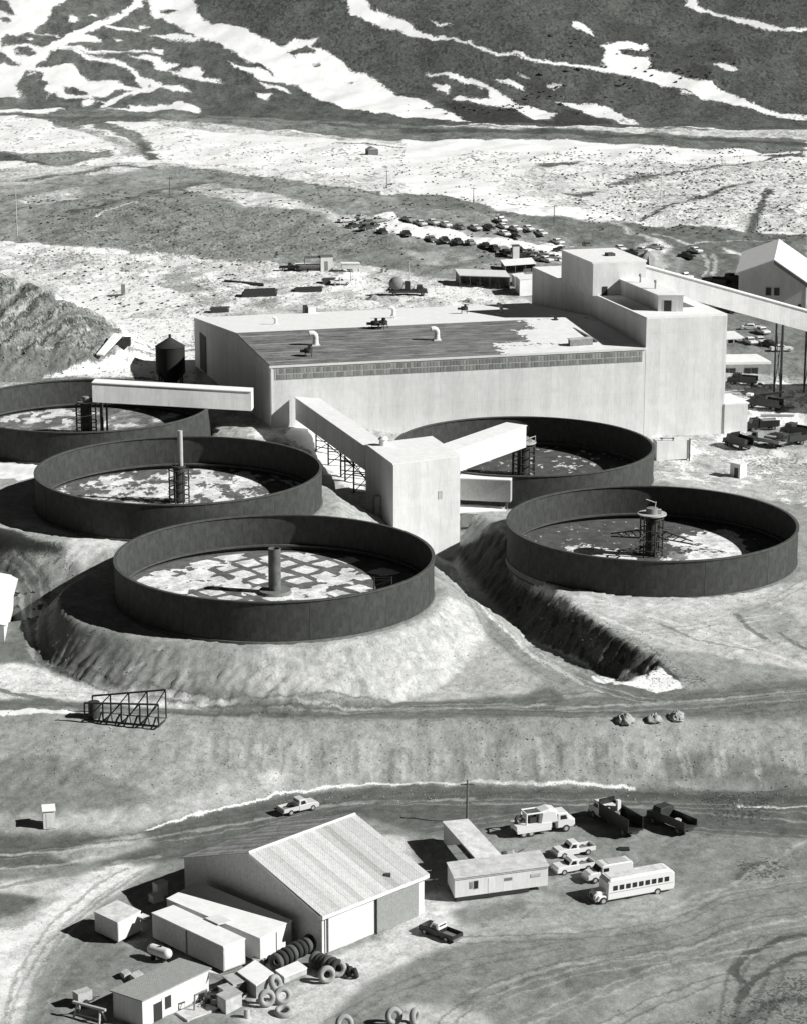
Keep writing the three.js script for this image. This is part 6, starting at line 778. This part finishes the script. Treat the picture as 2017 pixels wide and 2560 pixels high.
{ // plant building past the right edge; its shadow lies over the office yard
  const t = thing('ore_bin', 'tall grey ore bin block just past the right picture edge', 'building', [100, 2, -508]); const p = [99, -499]; wpart('walls', block(p, [117, -503], [93, -519], 0, 17), M(.4, sheetTex), t); wpart('roof', block([98.7, -498.6], [117.4, -502.8], [92.6, -519.4], 17.01, 17.3), roofWhite, t);
}
{
  const a = [70.67,-538.5], b = [81.88,-539.4], y = 2.6, t = thing('office_block', 'low flat-roofed office with dark windows right of the mill wing', 'building', [a[0], y, a[1]]), c = [a[0] - 2, a[1] - 9];
  wpart('walls', block(a, b, c, y - 1, 6.2), M(.4, dirtyTex), t); wpart('roof', block(mv(a, b, -.2), mv(b, a, -.3), [c[0] - .2, c[1]], 6.21, 6.75), roofWhite, t); for (const [s, w] of [[.5, 3], [5.4, 3.2]]) { const f = wpart('window', wall(mv(a, b, s), mv(a, b, s + w), 3.6, 5.5, 3.6, 5.5, .04), midGrey, t); for (const k of [0, 1]) wpart('pane', wall(mv(a, b, s + .1 + k * w / 2), mv(a, b, s + w / 2 - .1 + k * w / 2), 3.75, 5.35, 3.75, 5.35, .08), glass, t, f); }
}
{
  const a = [74.55,-569.49], b = [80.59,-570.99], t = thing('carport', 'open carport with white flat roof behind the office', 'carport', [a[0], 3, a[1]]); wpart('roof', block(a, b, [a[0] - 1.5, a[1] - 9], 5.9, 6.15), roofWhite, t); for (const s of [.3, .55, .8, 1]) { const p = mix2(a, b, s); wpart('post', bar([p[0] - .1, 2.6, p[1] - .2], [p[0] - .1, 5.9, p[1] - .2], .14), pale, t); } wpart('rear_wall', block([a[0] - 1.4, a[1] - 8.7], [b[0] - 1.4, b[1] - 8.7], [a[0] - 1.45, a[1] - 8.9], 2.4, 5.89), darkGrey, t);
}
// ---------------------------------------------------------------- parked cars
const sPlural = { white: 'white', cream: 'cream', grey: 'grey', dark: 'dark', black: 'black', mid: 'slate' };
function car(label, p, turn, c, grp, kind) { const t = thing(kind ? 'pickup_truck' : 'sedan_car', label, kind ? 'truck' : 'car', [p[0], gy(...p), p[1]], turn, grp); (kind ? pickup : sedan)(t, PC[c]); }
[[1.23,-716.22], [4.84,-714.11], [8.35,-714.36], [12.16,-711.93], [16.2,-710.3], [20.6,-710], [24.54,-709.69], [28.9,-714.41], [32.3,-711.93], [36.08,-712.87], [39.69,-710.58], [44.01,-700.95]].forEach((p, k) => car(`${sPlural[['grey', 'cream', 'cream', 'white', 'mid', 'cream', 'black', 'white', 'white', 'white', 'white', 'white'][k]]} car, ${ords[k]} from the left in the upper car park row`, p, -1.1 + .04 * (k % 3), ['grey', 'cream', 'cream', 'white', 'mid', 'cream', 'black', 'white', 'white', 'white', 'white', 'white'][k], 'upper car park row'));
[[-6,-699.02], [0.63,-695.88], [7.67,-694.38], [11.53,-693.79], [15.13,-692.27], [18.7,-689.81], [22.9,-686.93], [25.29,-684.47], [28.25,-679.9]].forEach((p, k) => { const c = ['dark', 'black', 'mid', 'black', 'dark', 'grey', 'black', 'dark', 'black'][k]; car(`${sPlural[c]} car, ${ords[k]} from the left in the lower car park row`, p, 1.9 - .05 * (k % 2), c, 'lower car park row'); });
[[-16.42,-715.43], [-14.42,-708.66], [-12.49,-718.33], [-10.07,-712.41], [-10.42,-704.13], [-8.4,-708.92], [-7.07,-715.72]].forEach((p, k) => { const c = ['cream', 'dark', 'grey', 'mid', 'dark', 'black', 'grey'][k]; car(`${sPlural[c]} car, ${ords[k]} from the left in the loose cluster at the car park entrance`, p, .5 + .35 * (k % 3), c, 'cars at the car park entrance'); });
[['white car ahead of the upper row, below the tall van', [28.74,-704.12], 'white', -1.1], ['dark car parked between the two car park rows', [31.7,-703.16], 'black', -1.1], ['white car alone behind the head house, left', [47.43,-690.1], 'white', -1.5], ['slate car behind the head house between white cars', [52,-693.85], 'mid', -1.4], ['white car behind the head house, left of a close pair', [56.96,-687.46], 'white', -1.2], ['white car behind the head house, right of a close pair', [60.89,-688.61], 'white', -1.2], ['white car at the lower end of the lower car park row', [41.92,-677.07], 'white', -.6], ['white car close behind the head house roof edge', [48.72,-679.16], 'white', 0], ['cream car above the lower row near the snow berm', [35.5,-682.14], 'cream', -.4], ['white car on the snow berm by the lower row', [38.8,-681.13], 'white', -.5], ['white car on the far track behind the conveyor', [82.64,-693.2], 'white', -1], ['dark car on the far track behind the conveyor', [79.59,-686.25], 'black', -.7],
  ['pale car beneath the conveyor gallery, left', [77.88,-619], 'cream', -.2], ['grey car beneath the conveyor gallery, second', [79.09,-613.85], 'grey', -.2], ['dark car beneath the conveyor gallery, third', [80.95,-610.93], 'black', -.3], ['white car behind the carport, left of two', [84.39,-587.47], 'white', -.1], ['white car behind the carport, right of two', [86.19,-582.32], 'white', -1.2], ['white car right of the carport, nearer row left', [81.61,-569.9], 'white', -1.3], ['cream car right of the carport, nearer row right', [83.95,-570.46], 'cream', -1.3], ['dark car beside the white car at the right edge lot', [85.69,-566.78], 'black', -.9], ['white car parked nearest the right edge lot shadow', [87.74,-561.57], 'white', .1]].forEach(([l, p, c, r]) => car(l, p, r, c, 'staff cars'));
[['white pickup truck among the car park rows', [28.5,-722.53], 'white', -1.1], ['white pickup truck standing behind the conveyor gallery', [74.96,-650.27], 'white', -.9]].forEach(([l, p, c, r]) => car(l, p, r, c, 'staff cars', 1));
[[32.18,-683.03], [33.01,-676.6], [36.03,-674.95], [39.03,-673.17], [44.58,-687.85], [52.81,-683.27], [64.6,-684.68], [67.35,-690.07], [72.12,-697.18]].forEach((p, k) => { const c = ['dark', 'black', 'grey', 'white', 'black', 'dark', 'mid', 'white', 'cream'][k]; car(`${sPlural[c]} car, ${ords[k]} from the left in the straggling line behind the head house`, p, -.9 + .25 * (k % 3), c, 'cars behind the head house'); });
[['dark truck in the shade beside the gabled hall, left', [79.27,-639.65], [83.66,-637.67]], ['dark truck in the shade beside the gabled hall, right', [84.77,-646.68], [88.15,-643.19]], ['dark truck left of the crane truck by the office', [72.19,-528.81], [75.69,-527.34]], ['dark truck behind the row right of the annex', [76.78,-483.95], [80.05,-481.11]]].forEach(([l, a, b]) => flatTruck(l, a, b, 1.2, 6.4, 1, PC.dark, { group: 'dark yard trucks' }));
flatTruck('dark crane truck near the foot of the wing annex, upper of the yard trucks', [72.72,-507.86], [77.94,-504.16], 1.2, 8, 1.3, PC.black, { extra(t) { part('crane_boom', bar([2, 2.6, 0], [-4.5, 4.2, .3], .25), steelDark, t); part('crane_house', box(1.8, 1.6, 1.8, .6, 1.2, 0), steelDark, t); part('cab_cover', box(1.2, .5, 1.2, 3.4, 2.46, 0), whitePlain, t); } });
flatTruck('dark loaded truck beside the annex wall with a grey tarp', [70.71,-486.88], [75.78,-488.23], 1.2, 7, 1, PC.black, { extra(t) { part('tarp', box(3, .9, 2, -1.5, 1.2, 0), grey, t); } });
flatTruck('dark truck with cluttered bed in front of the annex', [63.41,-475.41], [66.66,-469.98], 1.2, 7, 1.4, PC.black, { extra(t) { part('load', box(2.6, .8, 1.9, -1.4, 1.2, 0, .1), steelDark, t); } });
flatTruck('grey flatbed truck in the row right of the annex', [69.09,-476.25], [73.12,-472.18], 1.2, 8, .4, PC.grey, {}); flatTruck('dark flatbed truck nearest the right edge of the works yard', [75.06,-473.55], [79.35,-475.6], 1.2, 7, .9, PC.dark, {});
{ const [x, z] = [79.39,-508.36], t = thing('pipe_bundle', 'pale pipes lying right of the crane truck', 'pipes', [x, gy(x, z), z], .1); for (const k of [0, 1, 2]) part('pipe', bar([-3, .3, k * .5], [3, .3, k * .5 + .1], .22, 8), pale, t); }
{ const [x, z] = [77.84,-500.05], t = thing('beam', 'long pale beam lying on the snow below the crane truck', 'beam', [x, gy(x, z), z], -.05); part('web', box(7, .5, .2, 0, 0, 0), pale, t); part('flange', box(7, .08, .5, 0, .5, 0), pale, t); }
{ const [x, z] = [78.65,-527.77], t = thing('rubble_pile', 'strip of snowy rubble in front of the office', 'rubble', [x, gy(x, z), z]); for (let k = 0; k < 9; k++) part('rubble_block', box(rr(.6, 1.4), rr(.4, .8), rr(.5, 1.2), rr(-4, 5), -.1, rr(-1.5, 1.5), rr(0, 3)), k % 2 ? snowMat : grey, t); }

// ---------------------------------------------------------------- sheds, stores and plant on the upper yard
const up = (name, label, cat, a, b, dz, h, m, roof, o = {}) => crate(name, label, cat, a, b, [a[0] + (o.sx ?? -.15) * dz, a[1] - dz], h, m, { roof, over: .15, ...o });
up('guard_hut', 'tall white hut with a dark open bay on the upper yard', 'hut', [-21.93,-649.93], [-18.75,-650.54], 3, 3.8, whitePlain, M(.12), { group: 'upper yard huts', extra(t, y) { const a = [-21.93,-649.93], b = [-18.75,-650.54]; wpart('doorway', wall(mv(a, b, 1), mv(a, b, 1.9), y, y + 2.6, y, y + 2.6, .04), grey, t); wpart('canopy', block(mv(a, b, -4.5), mv(a, b, -.05), [mv(a, b, -4.5)[0], a[1] - 2.5], y + 3.5, y + 3.65), M(.1), t); wpart('canopy_post', bar([mv(a, b, -4.4)[0], y - .1, a[1] - .2], [mv(a, b, -4.4)[0], y + 3.5, a[1] - .2], .1), timber, t); } });
up('low_store', 'low white store beside the tall hut on the upper yard', 'shed', [-28.55,-652.46], [-22.32,-652.08], 2.5, 1.5, whitePlain, roofWhite, {}); up('site_trailer', 'small white site trailer on legs right of the tall hut', 'trailer', [-16.24,-648.41], [-11.56,-648.52], 2.4, 2.1, whitePlain, roofWhite, { lift: .7, axles: [.4, .5], props: [.05, .95] });
function openShed(label, cat, a, b, dz, h, roofM, bays, wallM) {   // roof on posts, closed at the back and the ends
  const y = Math.min(gy(...a), gy(...b)), t = thing('open_shed', label, cat, [a[0], y, a[1]]), c = [a[0] - .15 * dz, a[1] - dz], d = [b[0] - .15 * dz, b[1] - dz];
  wpart('roof', hexa([a[0] - .3, y + h, a[1] + .4], [b[0] + .3, y + h, b[1] + .4], [d[0] + .3, y + h + .5, d[1] - .2], [c[0] - .3, y + h + .5, c[1] - .2], [0, .18, 0]), roofM, t); wpart('rear_wall', wall(c, d, y - .2, y + h + .45, y - .2, y + h + .45, .15), wallM, t); for (const [p, q] of [[a, c], [b, d]]) wpart('end_wall', wall(p, q, y - .2, y + h - .02, y - .2, y + h + .4, .12), wallM, t);
  for (let k = 0; k <= bays; k++) { const p = mix2(a, b, k / bays); wpart('post', bar([p[0], y - .2, p[1]], [p[0], y + h, p[1]], .12), timber, t); } for (let k = 0; k < bays; k += 2) { const p = mix2(c, b, (k + .5) / bays * .9); wpart('stored_load', box(2.2, 1.1, 1.8, p[0], y - .1, p[1], .2), timber, t); }
}
openShed('long open-fronted shed with a white roof before the car park', 'shed', [14.69,-631.28], [27.25,-628.55], 7, 3, M(.75, cleanTex), 5, M(.4, dirtyTex));
openShed('open canopy with a flat white roof behind the long open shed', 'canopy', [27.21,-653.57], [35.35,-657.28], 6, 2.3, roofWhite, 3, M(.4, dirtyTex)); up('water_tower', 'white water tank stand with a dark cap behind the canopy', 'tank', [30.16,-674.82], [31.95,-675.24], 1.8, 3.6, whitePlain, M(.06), {});
up('white_store', 'white flat-roofed store against the back of the mill wing', 'shed', [29.54,-619.77], [35.2,-622.53], 6, 4.2, whitePlain, roofWhite, {}); up('pale_hut', 'pale low hut right of the long low shed', 'hut', [28.86,-632.24], [31.65,-634.12], 4, 2.6, pale, roofWhite, {});
{ // concrete batch truck
  const t = flatTruck('concrete plant truck with a grey rounded drum on the upper yard', [5.84,-616.74], [-3.5,-616.45], 1.2, 9.6, .2, PC.dark, { extra(t) { const g = new THREE.SphereGeometry(1.75, 18, 14); g.scale(1.1, 1.05, .9); g.translate(-2.9, 2.9, 0); part('drum', g, M(.26, dirtyTex), t); part('hopper', box(1.4, 2.2, 1.6, -.2, 1.3, 0), black, t); part('control_box', box(1, 1.2, 1, 1.1, 1.3, 0), whitePlain, t); part('chute', bar([-4.4, 2, 0], [-5.4, 1, 0], .25), steelDark, t); part('stack', bar([.2, 3.4, .3], [.2, 5, .3], .1), pale, t); } });
}
const pileMat = M(.42, dirtyTex, 1);
for (const [l, p, rx, h, m, nm] of [['pale gravel pile left of the concrete plant truck', [-7.32,-613.25], 2.4, 1.5, pileMat, 'gravel_pile'], ['rounded pale gravel pile behind the mill roof near the wing', [16.46,-611], 2.2, 1.4, pileMat, 'gravel_pile'], ['tall pale spoil pile behind the conveyor head', [66.99,-669.74], 5.2, 5.2, M(.4, dirtyTex, 1), 'spoil_pile']]) {
  const g = new THREE.ConeGeometry(rx, h, 28, 7); const q = g.attributes.position; for (let i = 0; i < q.count; i++) { const x = q.getX(i), y = q.getY(i), z = q.getZ(i), n = .14 * nz(NB, x * .06 + p[0], z * .06 + y * .05), k = 1 + n; q.setXYZ(i, x * k, y + h / 2 - .2 - (y > h * .35 ? .25 * h * (y / h) : 0), z * k); } g.computeVertexNormals(); const o = part(nm, g, m, scene); o.name = numbered(nm); o.position.set(p[0], gy(...p), p[1]); tag(o, l, 'pile', 'gravel piles');
}
function stack(label, a, b, w, h, m, n = 4) { const y = gy(...a), t = thing('timber_stack', label, 'lumber', [a[0], y, a[1]], 0, 'dark material stacks'); for (let k = 0; k < n; k++) { const q = k * .13; wpart('layer', block([a[0] + q * (k % 2 ? 1 : -.6), a[1] - q], [b[0] - q, b[1] - q * .5], [a[0] + q, a[1] - w + q], y - .1 + h * k / n, y - .1 + h * (k + .96) / n), m, t); } }
stack('large black stack of material left of centre on the upper yard', [-40.59,-612.39], [-32.02,-614.51], 4, 1.7, black); stack('long low dark stack right of the large black stack', [-27.8,-622.2], [-20.79,-623.81], 3, 1, black, 3); stack('dark low stack close behind the mill rear eaves', [-47.03,-591.08], [-42.6,-591.78], 3, 1.3, M(.05), 3); stack('thin dark pipe rack running across the upper yard', [-46.9,-636.24], [-36.15,-630.76], 1.2, .7, darkGrey, 2); stack('small dark stack in front of the tall hut', [-21.07,-632.8], [-17.76,-633.41], 2.5, 1.6, M(.06), 3);
car('white pickup truck beside the small dark stack on the upper yard', [-16.29,-632.86], .2, 'white', 'staff cars', 1); car('dark pickup truck at the left of the upper yard huts', [-30.47,-652.4], .1, 'black', 'staff cars', 1);
{ const [x, z] = [-70.86,-615.38], t = thing('signboard', 'small dark upright board standing alone on the snowy upper yard', 'board', [x, gy(x, z), z], .3); part('panel', box(1, 2.4, .2, 0, .4, 0), midGrey, t); part('base', box(4, .35, .6, -2, -.05, 0), darkGrey, t); for (const s of [-.4, .4]) part('leg', bar([s, -.1, 0], [s, .6, 0], .08), timber, t); }
{ const a = [-66.52,-523.69], b = [-63.62,-532.25], y = gy(...a), yb = gy(...b), t = thing('ramp_shelter', 'white sloping slab ramp at the right foot of the spoil bank', 'ramp', [a[0], y, a[1]]); wpart('deck', hexa([a[0], y + .6, a[1]], [b[0], yb + 2.4, b[1]], [b[0] + 2.2, yb + 2.2, b[1] + .3], [a[0] + 1.6, y + .5, a[1] + .2], [0, .25, 0]), roofWhite, t); wpart('support', [bar([b[0] + .3, yb - .2, b[1]], [b[0] + .3, yb + 2.4, b[1]], .15), bar([b[0] + 2, yb - .2, b[1] + .3], [b[0] + 2, yb + 2.2, b[1] + .3], .15)], timber, t); wpart('bin', block([b[0] + .6, b[1] + 1], [b[0] + 3.6, b[1] + .8], [b[0] + .6, b[1] - 1.4], yb - .2, yb + 1.5), black, t); }
// poles
const POLES = [[-109.94,-696.71], [-72.87,-767.84], [-5.45,-807.25], [21.67,-761.72], [44.33,-722.25], [83.31,-795.47], [-13.66,-636.81], [1.43,-645.55], [108.34,-749.65]];
[['tall pale pole at the far left edge of the snowy slope', 13.8, M(.5)], ['thin dark pole on the knoll left of centre', 6.8, timber], ['thin dark pole on the snow right of the knoll', 6.4, timber], ['thin dark pole above the upper car park row', 5.1, timber], ['thin dark pole right of the upper car park row', 6.4, timber], ['thin pale pole on the snowfield at the right', 12.5, M(.6)], ['thin pole beside the site trailer on the upper yard', 3.8, pale], ['pale pole behind the pale hut', 4.3, pale], ['dark pole beside the gabled hall', 7.5, timber]].forEach(([l, H, m], k) => { const [x, z] = POLES[k], t = thing('far_pole', l, 'pole', [x, gy(x, z), z], 0, 'utility poles of the valley'); part('post', cyl(.16, .11, H, 0, -.3, 0, 6), m, t); part('crossarm', box(1.8, .14, .12, 0, H * .86, 0), m, t); });
{ const [x, z] = [-11.7,-918.86], t = thing('stock_shed', 'tiny dark shed alone on the snowfield', 'shed', [x, gy(x, z), z], .4); part('walls', box(4, 2.2, 3, 0, -.2, 0), timber, t); part('roof', slab([[-2.2, 2], [0, 3], [2.2, 2]], 3.4, 0), M(.3), t); }
// sagebrush scattered over the slopes, too many to count
{
  const leaf = []; for (let k = 0; k < 7; k++) { const g = new THREE.IcosahedronGeometry(.42, 0), q = g.attributes.position; for (let i = 0; i < q.count; i++) { const s = 1 + .5 * (hash(q.getX(i) * 9 + q.getY(i) * 5 + q.getZ(i) * 3 + k) - .5); q.setXYZ(i, q.getX(i) * s, q.getY(i) * s * .8, q.getZ(i) * s); } g.computeVertexNormals(); const a = k * 2.4, r = k ? .45 : 0; g.translate(Math.cos(a) * r, .3 + .25 * (k % 3), Math.sin(a) * r); leaf.push(g); }
  const bush = mergeGeometries(leaf), spots = [], M4 = new THREE.Matrix4(), Qn = new THREE.Quaternion(), UP = new THREE.Vector3(0, 1, 0);
  const sow = (n, x0, x1, d0, d1, s0, s1, thr) => { for (let k = 0; k < n; k++) { const x = rr(x0, x1), d = rr(d0, d1); if (nz(NA, x / 120, d / 160) < thr) continue; const s = rr(s0, s1); spots.push([x, d, s]); } };
  sow(2600, 55, 190, 720, 940, .22, .62, -.7); sow(700, -60, 70, 770, 930, .2, .55, -.2); sow(1500, -130, 40, 640, 790, .2, .55, -.5); sow(200, -130, -40, 590, 660, .25, .6, -.2); sow(260, 60, 150, 1085, 1150, .5, 1.2, .5); sow(220, 0, 90, 1050, 1085, .4, 1, .5); sow(60, -70, -55, 356, 368, .3, .7, -1);
  const o = new THREE.InstancedMesh(bush, M(.06, null, 1), spots.length); spots.forEach(([x, d, s], i) => { Qn.setFromAxisAngle(UP, i); M4.compose(new THREE.Vector3(x, height(x, d) - .1, -d), Qn, new THREE.Vector3(s, s * .8, s)); o.setMatrixAt(i, M4); }); o.name = 'sagebrush'; scene.add(o); tag(o, 'low dark sagebrush dotted over the slopes and snowfields', 'brush', null, 'stuff');
}
{ // loose stones on the banks and mounds, too many to count
  const gs = new THREE.IcosahedronGeometry(1, 0), q = gs.attributes.position; for (let i = 0; i < q.count; i++) { const s = .75 + .5 * hash(Math.round(q.getX(i) * 50) * 3.1 + Math.round(q.getY(i) * 50) * 7.7 + Math.round(q.getZ(i) * 50)); q.setXYZ(i, q.getX(i) * s, q.getY(i) * s * .7, q.getZ(i) * s); } gs.computeVertexNormals();
  const L = [], M4 = new THREE.Matrix4(), E = new THREE.Euler(), Qn = new THREE.Quaternion(); const sow = (n, x0, x1, d0, d1, s0, s1) => { for (let k = 0; k < n; k++) { const x = rr(x0, x1), d = rr(d0, d1); if (TANKS.some(([a, b]) => Math.hypot(x - a, d - b) < 25)) continue; L.push([x, d, s0 + (s1 - s0) * rnd() ** 3]); } };
  sow(5000, -60, 65, 300, 318, .03, .12); sow(3500, -58, 24, 318, 372, .03, .11); sow(2200, 12, 75, 322, 372, .03, .12); sow(2600, -60, 70, 215, 300, .02, .09); sow(900, -110, -60, 505, 548, .08, .3); sow(1200, -80, 60, 540, 640, .08, .3);
  const o = new THREE.InstancedMesh(gs, M(.3, null, 1), L.length), col = new THREE.Color(); L.forEach(([x, d, s], i) => { Qn.setFromEuler(E.set(i, i * 1.7, i * .6)); M4.compose(new THREE.Vector3(x, height(x, d) + s * .2, -d), Qn, new THREE.Vector3(s, s, s)); o.setMatrixAt(i, M4); o.setColorAt(i, col.setScalar(.6 + .8 * hash(i))); }); o.name = 'loose_stones'; scene.add(o); tag(o, 'loose stones and clods scattered over banks and yards', 'stones', null, 'stuff');
}
scene.traverse((o) => { if (o.isMesh) { o.castShadow = true; o.receiveShadow = true; } });
renderer.render(scene, camera);
